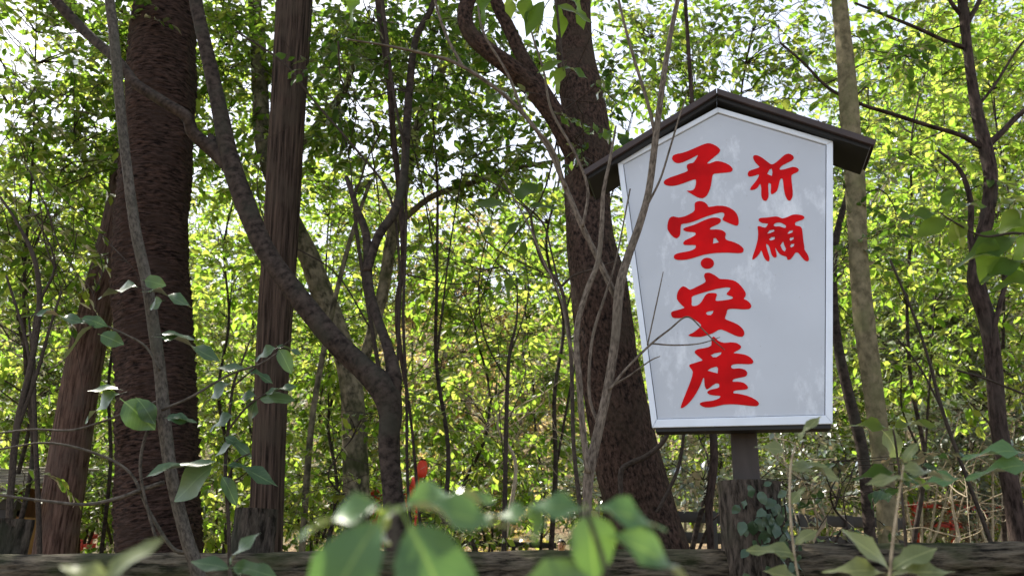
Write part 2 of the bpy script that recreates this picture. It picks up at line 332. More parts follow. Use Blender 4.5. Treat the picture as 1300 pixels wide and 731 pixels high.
def foliage(root, stems, blobs, lmat, leaflen, wr=0.5, hi='hi', twigmat='bark_twig', seed=0, n_obj=0, twig_len=0.34, per=9, droop=0.32, br=0.011, flat=0.5, tj=0.4, loc_jit=0.55, sub_div=60, sub_spread=0.24):
    rng = np.random.default_rng(seed)
    path = np.vstack([catmull(s, 24) for s in stems])
    T0, TD, TW, segA, segB, ra, rb = [], [], [], [], [], [], []
    for b in blobs:
        lp = leaflen / b['sc']; N = int(b['tau'] * b['area'] / (0.15 * lp * lp * (wr / 0.42))); ntw = max(3, N // per)
        nsub = max(2, N // sub_div)
        g = rng.normal(size=(nsub, 3)); g = nrm(g) * (rng.random((nsub, 1)) ** 0.38); sub = b['c'] + g * b['r']
        sub[:, 2] = np.maximum(sub[:, 2], 0.12)
        wgt = rng.random(nsub) ** 1.2 + 0.15; pick = rng.choice(nsub, ntw, p=wgt / wgt.sum())
        # sub-branches from the nearest stem point that lies lower
        for c in sub:
            dd = np.linalg.norm(path - c, axis=1) + 0.9 * np.maximum(0, path[:, 2] - c[2] + 0.15)
            a = path[int(np.argmin(dd))]; ln = np.linalg.norm(c - a)
            mid = a + (c - a) * 0.5 + np.array([0, 0, 0.10 * ln]) + rng.normal(size=3) * 0.06 * ln
            q = catmull([a, mid, c], 7) + np.vstack([np.zeros(3), rng.normal(size=(5, 3)) * 0.018 * ln, np.zeros(3)])
            rr = np.linspace(min(br, 0.004 + 0.006 * ln), 0.003, 7)
            segA.append(q[:-1]); segB.append(q[1:]); ra.append(rr[:-1]); rb.append(rr[1:])
        out = nrm(sub[pick] - path[rng.integers(0, len(path), ntw)] + rng.normal(size=(ntw, 3)) * 0.5)
        d = out * 0.6 + rng.normal(size=(ntw, 3)) * 0.8; d[:, 2] = d[:, 2] * flat - droop * 0.6; d = nrm(d)
        spread = sub_spread * (0.5 + 0.5 * min(1, b['r'][0]))
        st = sub[pick] + rng.normal(size=(ntw, 3)) * spread * np.array([1, 1, loc_jit])
        st[:, 2] = np.maximum(st[:, 2], 0.08)
        T0.append(st); TD.append(d); TW.append(twig_len * rng.uniform(0.6, 1.25, ntw))
        segA.append(sub[pick]); segB.append(st); ra.append(np.full(ntw, 0.0028)); rb.append(np.full(ntw, 0.002))
    T0, TD, TW = np.vstack(T0), np.vstack(TD), np.concatenate(TW)
    ok = np.linalg.norm(np.cross(T0 + TD * TW[:, None] * .5 - CAM, SIGHT), axis=1) / np.maximum(1, (T0 - CAM) @ SIGHT) > 0.030   # twigs on the camera's line to the person are left out
    T0, TD, TW = T0[ok], TD[ok], TW[ok]; n = len(T0)
    sag = np.array([0, 0, -1.0]) * (0.10 * TW)[:, None]
    mid = T0 + TD * TW[:, None] * 0.5; end = T0 + TD * TW[:, None] + sag
    segA += [T0, mid]; segB += [mid, end]; ra += [np.full(n, 0.003), np.full(n, 0.0022)]; rb += [np.full(n, 0.0022), np.full(n, 0.001)]
    V, f, tc = prisms(np.vstack(segA), np.vstack(segB), np.concatenate(ra), np.concatenate(rb), 3)
    tag(mesh_np('branchwork', V, f, twigmat, root, tc), kind='stuff')
    t = (np.arange(per) + 0.6) / per; t = np.broadcast_to(t, (n, per)) + rng.normal(size=(n, per)) * 0.03
    t = np.clip(t, 0.05, 1)
    pos = T0[:, None] + TD[:, None] * (TW[:, None] * t)[..., None] + sag[:, None] * (t ** 2)[..., None]
    side = nrm(np.cross(TD, np.array([0, 0, 1.0]) + rng.normal(size=(n, 3)) * 0.3))
    sg = np.where(np.arange(per) % 2 == 0, 1.0, -1.0)[None, :] * np.ones((n, 1)); sg[:, -1] = rng.normal(size=n) * 0.2
    ld = TD[:, None] * 0.75 + side[:, None] * (sg * 0.8)[..., None] + rng.normal(size=(n, per, 3)) * 0.2
    ld[..., 2] -= droop * (0.6 + rng.random((n, per)))
    nr = np.array([0, 0, 1.0]) + rng.normal(size=(n, per, 3)) * tj
    ln = leaflen * rng.uniform(0.6, 1.2, (n, per))
    keep = rng.random((n, per)) < 0.93
    pos, ld, nr, ln = pos[keep], nrm(ld[keep]), nr[keep], ln[keep]
    ww = wr * rng.uniform(0.85, 1.15, len(pos))
    if n_obj:
        d3 = pos - CAM; zf = d3 @ FW; x = 650 + F * (d3 @ RT) / np.maximum(zf, .01); y = 365.5 - F * (d3 @ UP) / np.maximum(zf, .01)
        face = np.abs(np.sum(nrm(nr) * nrm(d3), 1)) + 0.15
        score = np.where((x > 5) & (x < 1295) & (y > 5) & (y < 700) & (zf > 0.2), ln * face / np.maximum(zf, .2), -1)
        idx = np.argsort(-score)[:n_obj]; idx = idx[score[idx] > 0]
        for k in idx: place_leaf(root, lmat, pos[k], ld[k], nr[k], ln[k], ww[k], int(rng.integers(0, 3)))
        mk = np.ones(len(pos), bool); mk[idx] = False; pos, ld, nr, ln, ww = pos[mk], ld[mk], nr[mk], ln[mk], ww[mk]
    if len(pos): mass_leaves('foliage', pos, ld, nr, ln, ww, lmat, root, hi)
    return len(pos)
NLEAF = 0
SIGHT = ray(713, 690); SIGHT = SIGHT / np.linalg.norm(SIGHT)
def plant(name, label, cat, stems_px, blobs, lmat='leaf_mid', leaflen=0.075, bmat='bark_smooth', group=None, stem_name='trunk', sides=8, disp=None, nrings=None, ground=True, **kw):
    global NLEAF
    st = [stem_from_px(s, ground=ground if k == 0 else s[0][4] if len(s[0]) > 4 else False) for k, s in enumerate([[q[:4] for q in s] for s in stems_px])]
    base = st[0][0][0].copy(); base[2] = max(0, base[2]) if ground else base[2]
    root = empty(name, base, label, cat, group)
    for k, (p, r) in enumerate(st):
        tube_obj(stem_name if k == 0 else ('limb' if stem_name == 'trunk' else 'branch'), p, r, bmat, root, sides, (nrings or len(p) * 7) if k == 0 else len(p) * 7, disp, seed=k * 3.1)
    if blobs: NLEAF += foliage(root, [p for p, r in st], blobs, lmat, leaflen, **kw)
    return root
N3 = lambda x, y, z: mnoise.noise(Vector((x, y, z)))

# ------------------------------------------------------------------ the ground
def hill(x, y):
    h = 0.0
    if y > 21: s = y - 21; h += 0.52 * s * s / (s + 7)
    side = max(0, x - 6); 
    if y > 9: h += 0.05 * side * min(1, (y - 9) / 8)
    return h
def build_ground():
    n = 110; xs = np.linspace(-1, 1, n); ys = np.linspace(0, 1, n)
    X = np.sign(xs) * (np.abs(xs) ** 1.8) * 220; Yv = -12 + ys ** 1.9 * 320
    V = np.array([(x, y, (hill(x, y) if y < 75 else hill(x, 75)) + 0.05 * N3(x * 0.5, y * 0.5, 0) * (1 if y > 3.4 else 0.3) - 0.03) for y in Yv for x in X])
    i = np.arange((n - 1) * n).reshape(n - 1, n)[:, :-1].ravel()
    f = np.column_stack([i, i + 1, i + n + 1, i + n])
    mt, t, nd, lk, bs = newmat('soil')
    tcn = nd.new('ShaderNodeTexCoord')
    vo = nd.new('ShaderNodeTexVoronoi'); vo.inputs['Scale'].default_value = 16
    no = nd.new('ShaderNodeTexNoise'); no.inputs['Scale'].default_value = 0.6; no.inputs['Detail'].default_value = 6
    lk.new(tcn.outputs['Object'], vo.inputs['Vector']); lk.new(tcn.outputs['Object'], no.inputs['Vector'])
    r1 = ramp(nd, [(0, (0.07, 0.045, 0.025)), (0.5, (0.17, 0.11, 0.055)), (1, (0.30, 0.21, 0.11))])
    sx = nd.new('ShaderNodeSeparateColor'); lk.new(vo.outputs['Color'], sx.inputs[0]); lk.new(sx.outputs[0], r1.inputs[0])
    mx = nd.new('ShaderNodeMixRGB'); r2 = ramp(nd, [(0.45, (0, 0, 0)), (0.62, (0.7, 0.7, 0.7))]); lk.new(no.outputs['Fac'], r2.inputs[0])
    lk.new(r2.outputs[0], mx.inputs[0]); lk.new(r1.outputs[0], mx.inputs[1]); mx.inputs[2].default_value = (0.06, 0.075, 0.03, 1)
    lk.new(mx.outputs[0], bs.inputs['Base Color']); bs.inputs['Roughness'].default_value = 0.95
    bp = nd.new('ShaderNodeBump'); bp.inputs['Distance'].default_value = 0.03; lk.new(vo.outputs['Distance'], bp.inputs['Height']); lk.new(bp.outputs[0], bs.inputs['Normal'])
    tag(mesh_np('ground', V, [f], 'soil'), kind='structure')
build_ground()

# ------------------------------------------------------------------ the sign
SY, SLEAN = 0.265, 0.010
SN = np.array([-math.sin(SY) * math.cos(SLEAN), -math.cos(SY) * math.cos(SLEAN), -math.sin(SLEAN)])   # faces the camera
SX = np.array([math.cos(SY), -math.sin(SY), 0.0]); SZ = np.cross(SX, -SN)
SO = P(930, 360, 2.8)
def on_sign(px, py):
    r = ray(px, py); t = ((SO - CAM) @ SN) / (r @ SN); q = CAM + r * t - SO
    return float(q @ SX), float(q @ SZ)
def build_sign():
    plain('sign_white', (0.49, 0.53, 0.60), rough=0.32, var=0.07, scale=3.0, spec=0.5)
    mt = MATS['sign_white']; nd = mt.node_tree.nodes; lk = mt.node_tree.links; bs = nd['Principled BSDF']
    # paler blotches and small dark specks on the paint
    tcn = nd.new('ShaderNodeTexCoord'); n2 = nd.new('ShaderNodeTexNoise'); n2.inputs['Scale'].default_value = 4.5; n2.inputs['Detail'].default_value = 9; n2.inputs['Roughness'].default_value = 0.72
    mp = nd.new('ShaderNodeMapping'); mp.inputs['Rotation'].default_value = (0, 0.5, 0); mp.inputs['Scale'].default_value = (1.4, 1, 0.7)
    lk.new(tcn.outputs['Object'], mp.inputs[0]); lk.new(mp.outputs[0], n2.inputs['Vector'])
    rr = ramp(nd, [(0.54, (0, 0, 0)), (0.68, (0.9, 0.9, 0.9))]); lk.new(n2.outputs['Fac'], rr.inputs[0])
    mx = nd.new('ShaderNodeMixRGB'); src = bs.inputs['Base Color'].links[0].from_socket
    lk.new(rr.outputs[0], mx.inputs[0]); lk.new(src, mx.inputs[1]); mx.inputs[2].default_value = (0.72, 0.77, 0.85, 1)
    vo = nd.new('ShaderNodeTexVoronoi'); vo.inputs['Scale'].default_value = 26; lk.new(tcn.outputs['Object'], vo.inputs['Vector'])
    r3 = ramp(nd, [(0.035, (0.55, 0.55, 0.55)), (0.06, (0, 0, 0))]); lk.new(vo.outputs['Distance'], r3.inputs[0])
    mx2 = nd.new('ShaderNodeMixRGB'); lk.new(r3.outputs[0], mx2.inputs[0]); lk.new(mx.outputs[0], mx2.inputs[1]); mx2.inputs[2].default_value = (0.30, 0.28, 0.26, 1)
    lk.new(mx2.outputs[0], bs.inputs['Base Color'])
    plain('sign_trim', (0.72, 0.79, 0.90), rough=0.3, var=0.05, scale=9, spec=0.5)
    plain('sign_red', (0.56, 0.002, 0.004), rough=0.5, var=0.22, scale=9, spec=0.1)
    plain('roof_brown', (0.045, 0.031, 0.029), rough=0.55, var=0.25, scale=14, bump=0.3, stretch=(1, 1, 1))
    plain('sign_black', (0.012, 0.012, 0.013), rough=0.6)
    plain('post_brown', (0.045, 0.036, 0.033), rough=0.7, var=0.3, scale=20, bump=0.3, stretch=(1, 1, 0.2))
    corner = {k: np.array(on_sign(*v)) for k, v in dict(TL=(784, 206), TR=(1057.5, 180), BL=(828, 543), BR=(1057, 538), A=(911, 137)).items()}
    foot = P(948, 640, 2.93); root = empty('shrine_sign', (foot[0], foot[1], 0), 'white house-shaped shrine sign with red brush lettering under a dark gabled roof', 'sign')
    W = lambda x, z, d=0.0: SO + SX * x + SZ * z + SN * d
    def slab(name, poly, d0, d1, mat, bevel=0.0):
        n = len(poly); V = np.array([W(x, z, d0) for x, z in poly] + [W(x, z, d1) for x, z in poly])
        me = bpy.data.meshes.new(name); loc = np.array(root.location)
        fs = [tuple(range(n))[::-1], tuple(range(n, 2 * n))] + [(i, (i + 1) % n, n + (i + 1) % n, n + i) for i in range(n)]
        me.from_pydata([tuple(v - loc) for v in V], [], fs); me.update(); me.materials.append(MATS[mat])
        a = me.attributes.new('tc', 'FLOAT_VECTOR', 'POINT'); a.data.foreach_set('vector', V.astype(np.float32).ravel())
        import bmesh
        bm = bmesh.new(); bm.from_mesh(me); bmesh.ops.recalc_face_normals(bm, faces=bm.faces); bm.to_mesh(me); bm.free()
        o = bpy.data.objects.new(name, me); link(o, root)
        if bevel:
            b = o.modifiers.new('bevel', 'BEVEL'); b.width = bevel; b.segments = 2
        return o
    c = corner
    pent = [c['BL'], c['BR'], c['TR'], c['A'], c['TL']]
    cen = sum(pent) / 5
    def inset(k):            # inner outline parallel to the edges
        out = []
        n = len(pent)
        for i in range(n):
            p0, p1, p2 = pent[i - 1], pent[i], pent[(i + 1) % n]
            d1 = (p1 - p0) / np.linalg.norm(p1 - p0); d2 = (p2 - p1) / np.linalg.norm(p2 - p1)
            n1 = np.array([-d1[1], d1[0]]); n2 = np.array([-d2[1], d2[0]])
            A = np.array([n1, n2]); b = np.array([n1 @ p1 + k[i - 1], n2 @ p1 + k[i]])
            out.append(np.linalg.solve(A, b))
        return out
    wid = [0.032, 0.024, 0.022, 0.022, 0.022]
    inn = inset(wid)
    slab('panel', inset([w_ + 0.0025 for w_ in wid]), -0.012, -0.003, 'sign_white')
    slab('back_box', inset([0.012] * 5), -0.10, -0.013, 'sign_black')
    names = ['bottom_trim', 'side_trim', 'top_trim', 'top_trim', 'side_trim']
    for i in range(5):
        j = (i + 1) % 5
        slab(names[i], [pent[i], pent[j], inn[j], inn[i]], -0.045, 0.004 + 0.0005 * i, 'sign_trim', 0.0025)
    # near-black strip under the box: the shade there put into its colour
    bl, br = c['BL'], c['BR']
    slab('bottom_shade_strip', [bl + [0.012, -0.014], br + [-0.006, -0.014], br + [-0.006, 0.001], bl + [0.012, 0.001]], -0.09, -0.003, 'sign_black')
    # roof boards: boxes along each slope, overhanging in front and behind
    ap = np.array(on_sign(910, 122)); el = np.array(on_sign(744, 224)); er = np.array(on_sign(1106, 186))
    for sgn, e in ((-1, el), (1, er)):
        d = (e - ap) / np.linalg.norm(e - ap); nn = np.array([-d[1], d[0]]); nn = nn if nn[1] > 0 else -nn
        th = 0.032; ln = np.linalg.norm(e - ap)
        a0 = ap + nn * 0.0; mit = th * abs(d[1]) / abs(d[0])
        poly = [a0, e, e - nn * th, np.array([ap[0] + sgn * 0.0015, ap[1] - th / abs(d[0])])]
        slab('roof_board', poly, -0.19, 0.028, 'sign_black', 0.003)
        lo_, hi_ = -0.017, 0.009; poly2 = [np.array([ap[0] + sgn * 0.0012, ap[1] + lo_ / abs(d[0])]), e + d * 0.010 + nn * lo_, e + d * 0.010 + nn * hi_, np.array([ap[0] + sgn * 0.0012, ap[1] + hi_ / abs(d[0])])]
        slab('fascia', poly2, 0.0285, 0.046, 'roof_brown', 0.002)
        lo_, hi_ = 0.001, 0.009; poly3 = [np.array([ap[0] + sgn * 0.0012, ap[1] + lo_ / abs(d[0])]), e + d * 0.010 + nn * lo_, e + d * 0.010 + nn * hi_, np.array([ap[0] + sgn * 0.0012, ap[1] + hi_ / abs(d[0])])]
        slab('roof_sheet', poly3, -0.20, 0.028, 'roof_brown', 0.0)
    # post: square, behind and under the box
    p1 = P(945, 548, 2.95); p0 = P(950, 640, 2.95)
    ax = (p1 - p0) / np.linalg.norm(p1 - p0); ax = np.array([0.0, 0, 1]); fr = (p0, SX, np.cross(ax, SX), ax)
    box_obj('post', -0.048, 0.048, -0.045, 0.045, -1.2, 1.0, 'post_brown', root, 0.006, fr)
    # brush lettering
    def conv(ox, oy, s, pts): return [on_sign(ox + x / s, oy + y / s) for x, y in pts]
    A_, B_, C_ = (830, 170, 4.061), (840, 330, 3.657), (940, 180, 4.57)
    glyphs = [
     [(A_, [(92,128),(98,110),(120,102),(150,98),(200,78),(262,50),(290,46),(325,62),(346,82),(335,100),(290,135),(272,152),(285,154),(320,138),(350,142),(390,158),(410,182),(400,196),(370,199),(320,203),(303,206),(299,240),(292,280),(275,318),(252,333),(225,327),(185,303),(165,291),(190,293),(208,287),(217,262),(218,240),(215,231),(180,243),(130,262),(90,269),(60,264),(49,252),(55,238),(80,225),(120,212),(165,196),(178,188),(168,172),(172,156),(190,150),(205,150),(228,112),(228,106),(190,128),(150,146),(125,152),(105,145)])],
     [(A_, [(210,368),(212,352),(235,344),(262,350),(280,368),(278,378),(330,368),(375,372),(410,390),(430,412),(438,440),(438,465),(428,475),(395,462),(360,447),(352,440),(362,425),(365,408),(350,402),(310,412),(260,428),(210,450),(165,462),(138,462),(138,500),(135,525),(118,540),(98,530),(80,508),(68,488),(72,455),(80,432),(100,422),(125,432),(160,425),(200,405),(212,393)]),
      (A_, [(150,490),(160,482),(210,468),(260,444),(300,430),(330,430),(348,440),(343,458),(320,470),(290,482),(288,494),(320,490),(355,495),(375,513),(365,532),(375,548),(400,552),(440,568),(465,590),(462,610),(440,615),(380,610),(320,612),(260,620),(215,635),(170,648),(120,650),(102,640),(104,622),(130,612),(180,605),(215,592),(220,570),(185,572),(155,572),(150,562),(160,548),(190,535),(218,520),(215,505),(180,505),(155,498)]),
      (A_, [(305,565),(308,537),(320,536),(336,558)])],
     [(A_, [(276 + 35 * math.cos(k * math.pi / 8), 666 + 29 * math.sin(k * math.pi / 8)) for k in range(16)])],
     [(B_, [(195,75),(200,60),(220,57),(240,66),(262,80),(268,88),(310,88),(345,97),(370,120),(392,152),(390,168),(378,180),(395,185),(412,200),(418,215),(408,228),(370,228),(330,224),(303,228),(303,245),(290,272),(310,280),(350,295),(378,318),(386,340),(378,356),(355,355),(320,340),(275,318),(255,328),(240,338),(215,347),(180,357),(140,355),(118,349),(145,338),(170,318),(190,300),(150,275),(130,262),(100,268),(60,270),(45,262),(42,240),(60,235),(110,222),(100,215),(85,200),(68,180),(72,150),(85,130),(100,119),(118,128),(130,140),(160,125),(195,108),(207,98)]),
      (B_, [(138,170),(150,164),(200,148),(260,132),(300,125),(320,127),(318,135),(310,145),(296,160),(330,168),(332,178),(310,184),(260,190),(247,188),(258,160),(252,152),(215,152),(200,165),(185,195),(165,212),(138,214),(140,195)]),
      (B_, [(205,245),(215,238),(240,234),(238,245),(228,255),(212,254)])],
     [(B_, [(228,365),(240,352),(252,362),(262,375),(290,385),(320,380),(350,383),(372,400),(365,412),(345,422),(330,432),(350,432),(390,438),(415,452),(428,470),(420,482),(390,482),(350,480),(325,485),(320,495),(330,505),(360,500),(390,508),(400,525),(392,540),(360,545),(330,552),(328,565),(350,562),(385,568),(404,590),(395,600),(365,602),(335,604),(330,618),(350,618),(400,628),(440,648),(455,665),(445,678),(410,676),(350,668),(290,668),(240,682),(200,684),(178,672),(176,662),(200,655),(240,652),(270,640),(275,628),(250,628),(220,624),(208,612),(225,600),(255,595),(268,590),(268,572),(250,570),(225,590),(208,603),(198,580),(198,545),(192,545),(185,570),(160,620),(130,660),(105,682),(85,690),(95,660),(115,610),(135,560),(148,515),(132,500),(125,485),(150,478),(180,468),(195,465),(160,438),(150,425),(165,412),(200,408),(235,398)]),
      (B_, [(228,440),(245,432),(278,426),(275,436),(255,450),(238,450)]), (B_, [(212,512),(230,500),(255,493),(262,500),(260,525),(240,520)])],
     [(C_, [(72,95),(75,78),(95,76),(125,90),(160,118),(178,132),(195,128),(230,100),(255,75),(280,66),(305,78),(312,95),(300,108),(265,125),(235,140),(225,160),(235,163),(270,155),(305,143),(330,150),(342,162),(330,177),(305,185),(295,195),(297,230),(305,290),(303,320),(288,345),(270,335),(258,305),(250,260),(247,210),(232,212),(224,240),(215,285),(195,298),(178,307),(175,285),(180,240),(160,235),(162,280),(165,320),(150,345),(130,338),(120,315),(122,270),(116,235),(100,268),(75,278),(54,280),(60,262),(85,235),(105,205),(110,185),(85,195),(50,204),(40,190),(48,168),(75,160),(100,152),(115,145),(90,125)]),
      (C_, [(155,185),(170,158),(182,155),(186,175),(183,198),(168,192)])],
     [(C_, [(102,455),(110,440),(150,440),(210,430),(232,440),(245,445),(275,435),(300,422),(325,420),(360,425),(375,438),(362,452),(330,460),(315,470),(318,486),(345,488),(358,500),(362,540),(366,580),(372,610),(370,625),(390,650),(400,680),(392,694),(372,688),(350,660),(335,640),(318,640),(305,665),(290,682),(270,685),(272,665),(240,658),(222,645),(205,615),(200,612),(210,650),(212,668),(195,672),(180,655),(172,620),(165,600),(150,588),(148,600),(160,640),(172,675),(165,696),(145,685),(130,655),(122,622),(110,650),(90,672),(66,688),(72,660),(90,610),(102,560),(103,515),(97,490),(110,487),(130,495),(148,498),(155,484),(165,472),(125,472)]),
      (C_, [(190,485),(200,470),(225,466),(240,470),(268,485),(262,500),(245,497),(225,488),(205,492)]), (C_, [(155,532),(170,512),(195,508),(198,518),(170,530)]), (C_, [(165,565),(180,552),(200,550),(198,565),(175,572)]),
      (C_, [(272,532),(285,515),(305,512),(303,524),(285,532)]), (C_, [(285,565),(290,555),(310,552),(308,565),(290,574)]), (C_, [(288,605),(295,592),(313,590),(310,604),(295,612)]), (C_, [(232,600),(248,575),(255,600),(265,620),(258,636),(245,628)])],
    ]
    for gl in glyphs:
        cu = bpy.data.curves.new('glyph', 'CURVE'); cu.dimensions = '2D'; cu.fill_mode = 'BOTH'; cu.extrude = 0.0006
        for (ox, oy, s), pts in gl:
            q = np.array(conv(ox, oy, s, pts)); n = len(q)
            if n > 6:          # round the corners a little, as a brush does
                q = np.vstack([0.78 * q[i] + 0.11 * (q[i - 1] + q[(i + 1) % n]) * 1.0 if k == 0 else 0.5 * (q[i] + q[(i + 1) % n]) for i in range(n) for k in (0, 1)])
            sp = cu.splines.new('POLY'); sp.points.add(len(q) - 1); sp.use_cyclic_u = True
            for pt, (x, z) in zip(sp.points, q): pt.co = (x, z, 0, 1)
        ob = bpy.data.objects.new('glyph', cu); COL.objects.link(ob)
        bpy.context.view_layer.update()
        me = bpy.data.meshes.new_from_object(ob.evaluated_get(bpy.context.evaluated_depsgraph_get()))
        bpy.data.objects.remove(ob)
        loc = np.array(root.location)
        for v in me.vertices:
            v.co = Vector(W(v.co.x, v.co.y, -0.0018 + v.co.z) - loc)
        me.materials.clear(); me.materials.append(MATS['sign_red'])
        link(bpy.data.objects.new('painted_character', me), root)
build_sign()

# ------------------------------------------------------------------ log fence and the stump that carries the sign
def log_disp(amp, fz):
    return lambda a, L, r, s: amp * (0.8 * N3(math.cos(a) * 2 + s, math.sin(a) * 2, L * fz * .5) + 0.8 * N3(math.cos(a) * 7 + s, math.sin(a) * 7, L * fz * 1.3) + 0.5 * N3(math.cos(a) * 15 + s, math.sin(a) * 15, L * fz * 4))
def rail(label, xs, ys, Y0, Y1):
    pts = [P(x, y, Y0 + (Y1 - Y0) * i / (len(xs) - 1)) for i, (x, y) in enumerate(zip(xs, ys))]
    for p in pts: p[2] -= 0.075
    root = empty('log_rail', pts[0] * [1, 1, 0], label, 'fence rail', 'log fence rails')
    o = tube_obj('log', pts, [0.075] * len(pts), 'bark_rail', root, 56, 640, log_disp(0.009, 3), seed=len(label))
rail('long mossy round log fence rail running from the ivy stump past the curved forked tree', [-260, 100, 400, 700, 925], [703, 703, 701, 699, 697], 2.98, 2.96)
rail('dark round log fence rail beyond the ivy stump, below the vermilion railing', [975, 1150, 1330, 1560], [692, 690, 687, 684], 2.96, 2.90)
def post(label, px, ytop, wpx, Y, mat='bark_stump', group=None, depth_r=None):
    c = P(px, ytop, Y); r = wpx / 2 * ((c - CAM) @ FW) / F
    root = empty('log_post', (c[0], c[1], 0), label, 'post', group)
    pts = [(c[0], c[1], -0.1), (c[0], c[1], c[2] * 0.5), (c[0], c[1], c[2] - 0.012), (c[0], c[1], c[2])]
    tube_obj('log', pts, [r * 1.05, r * 1.02, r, r * 0.93], mat, root, 48, 130, log_disp(0.011, 4), seed=px * 0.1)
    return root, c, r
post('short dark sawn log fence post in front of the wooden hut', 16, 668, 44, 3.16, group='log fence posts')
post('short dark sawn log fence post at the foot of the grooved cedar trunk', 326, 656, 52, 3.16, group='log fence posts')
ivy_root, ic, ir = post('thick dark stump overgrown with ivy that carries the sign post', 952, 624, 75, 2.92)
iv = empty('ivy', (ic[0], ic[1], 0), 'ivy with small rounded blue-green leaves climbing the stump below the sign', 'ivy')
rg = random.Random(5)
for k in range(4):
    a0 = R(-90) + rg.uniform(-0.7, 1.0); pts = []
    for j in range(8):
        z = 0.55 + j * (0.62 + 0.1 * k) / 8; a0 += rg.uniform(-0.2, 0.2); pts.append((ic[0] + math.cos(a0) * (ir + 0.012), ic[1] + math.sin(a0) * (ir + 0.012), min(z, ic[2] - 0.02)))
    tube_obj('stem', pts, [0.003] * 8, 'bark_twig', iv, 5, 30)
for k in range(95):
    a0 = R(-90) + rg.uniform(-0.6, 1.45); z = ic[2] + 0.01 - 0.62 * rg.random() ** 1.2; rad = ir * 1.05 + rg.uniform(0.016, 0.05)
    n = np.array([math.cos(a0), math.sin(a0), rg.uniform(-0.1, 0.6)]) + np.array([rg.gauss(0, .3) for _ in range(3)])
    d = np.array([rg.gauss(0, 0.7), rg.gauss(0, 0.3), -0.8 + rg.gauss(0, 0.4)])
    place_leaf(iv, 'leaf_ivy', np.array([ic[0] + math.cos(a0) * rad, ic[1] + math.sin(a0) * rad, z]), d, n, rg.uniform(0.026, 0.055), rg.uniform(0.6, 0.85), rg.randrange(3))

# ------------------------------------------------------------------ the large trunks
def ringed(a, L, r, s):
    ph = L / 0.066 + 1.6 * N3(math.cos(a) * 1.3, math.sin(a) * 1.3, L * 1.2) + 0.5 * N3(math.cos(a) * 5, math.sin(a) * 5, L * 4)
    fr = ph - math.floor(ph)
    return 0.026 * (fr ** 0.7) * max(0.1, 0.6 + 1.1 * N3(math.cos(a) * 3 + 9, math.sin(a) * 3, L * 3.5)) + 0.007 * N3(math.cos(a) * 14 * r / 0.2, math.sin(a) * 14 * r / 0.2, L * 40) + 0.01 * N3(math.cos(a), math.sin(a), L)
def fluted(a, L, r, s):
    return r * (0.05 * N3(math.cos(a) * 2.2 + s, math.sin(a) * 2.2, L * 0.25) + 0.07 * N3(math.cos(a) * 7 + s, math.sin(a) * 7, L * 0.5) + 0.04 * N3(math.cos(a) * 16, math.sin(a) * 16, L * 1.4))
def lumpy(a, L, r, s):
    return r * (0.09 * N3(math.cos(a) * 1.2 + s, math.sin(a) * 1.2, L * 1.6) + 0.045 * N3(math.cos(a) * 4 + s, math.sin(a) * 4, L * 6))
Y = 5.4
plant('ringed_bark_tree', 'massive dark trunk with closely ringed bark like a palm behind the slim grey stem', 'tree',
      [[(202, 700, 104, Y), (200, 600, 99, Y), (199, 520, 96, Y), (195, 400, 91, Y), (192, 300, 89, Y), (199, 200, 86, Y), (205, 100, 80, Y), (211, 0, 73, Y), (217, -120, 66, Y), (225, -420, 50, Y), (230, -700, 30, Y)]],
      [blob(160, -240, 200, 110, Y, 0.5), blob(330, -330, 180, 100, Y, 0.4)], 'leaf_mid', 0.085, 'bark_ringed', sides=60, nrings=1150, disp=ringed, seed=11)
Y = 5.0
plant('cedar_tree', 'straight tall trunk with vertically grooved brown bark standing behind a short log post', 'tree',
      [[(337, 690, 44, Y), (342, 560, 43, Y), (348, 420, 44, Y), (356, 300, 45, Y), (365, 150, 45, Y), (372, 40, 46, Y), (377, -60, 44, Y), (392, -420, 30, Y), (402, -720, 12, Y)]],
      [blob(420, -260, 170, 100, Y, 0.5)], 'leaf_dark', 0.07, 'bark_cedar', sides=48, nrings=140, disp=fluted, seed=12)
Y = 6.6
plant('red_bark_tree', 'leaning reddish trunk with flaking vertical bark beside the ringed trunk', 'tree',
      [[(70, 700, 52, Y), (88, 580, 48, Y), (108, 460, 44, Y), (128, 370, 40, Y), (146, 290, 35, Y), (166, 180, 30, Y + .3), (186, 60, 26, Y + .5), (205, -80, 20, Y + .6), (220, -260, 10, Y + .7)]],
      [blob(250, -110, 140, 90, Y + .5, 0.5)], 'leaf_mid', 0.075, 'bark_red', sides=40, nrings=110, disp=fluted, seed=13)
Y = 4.3
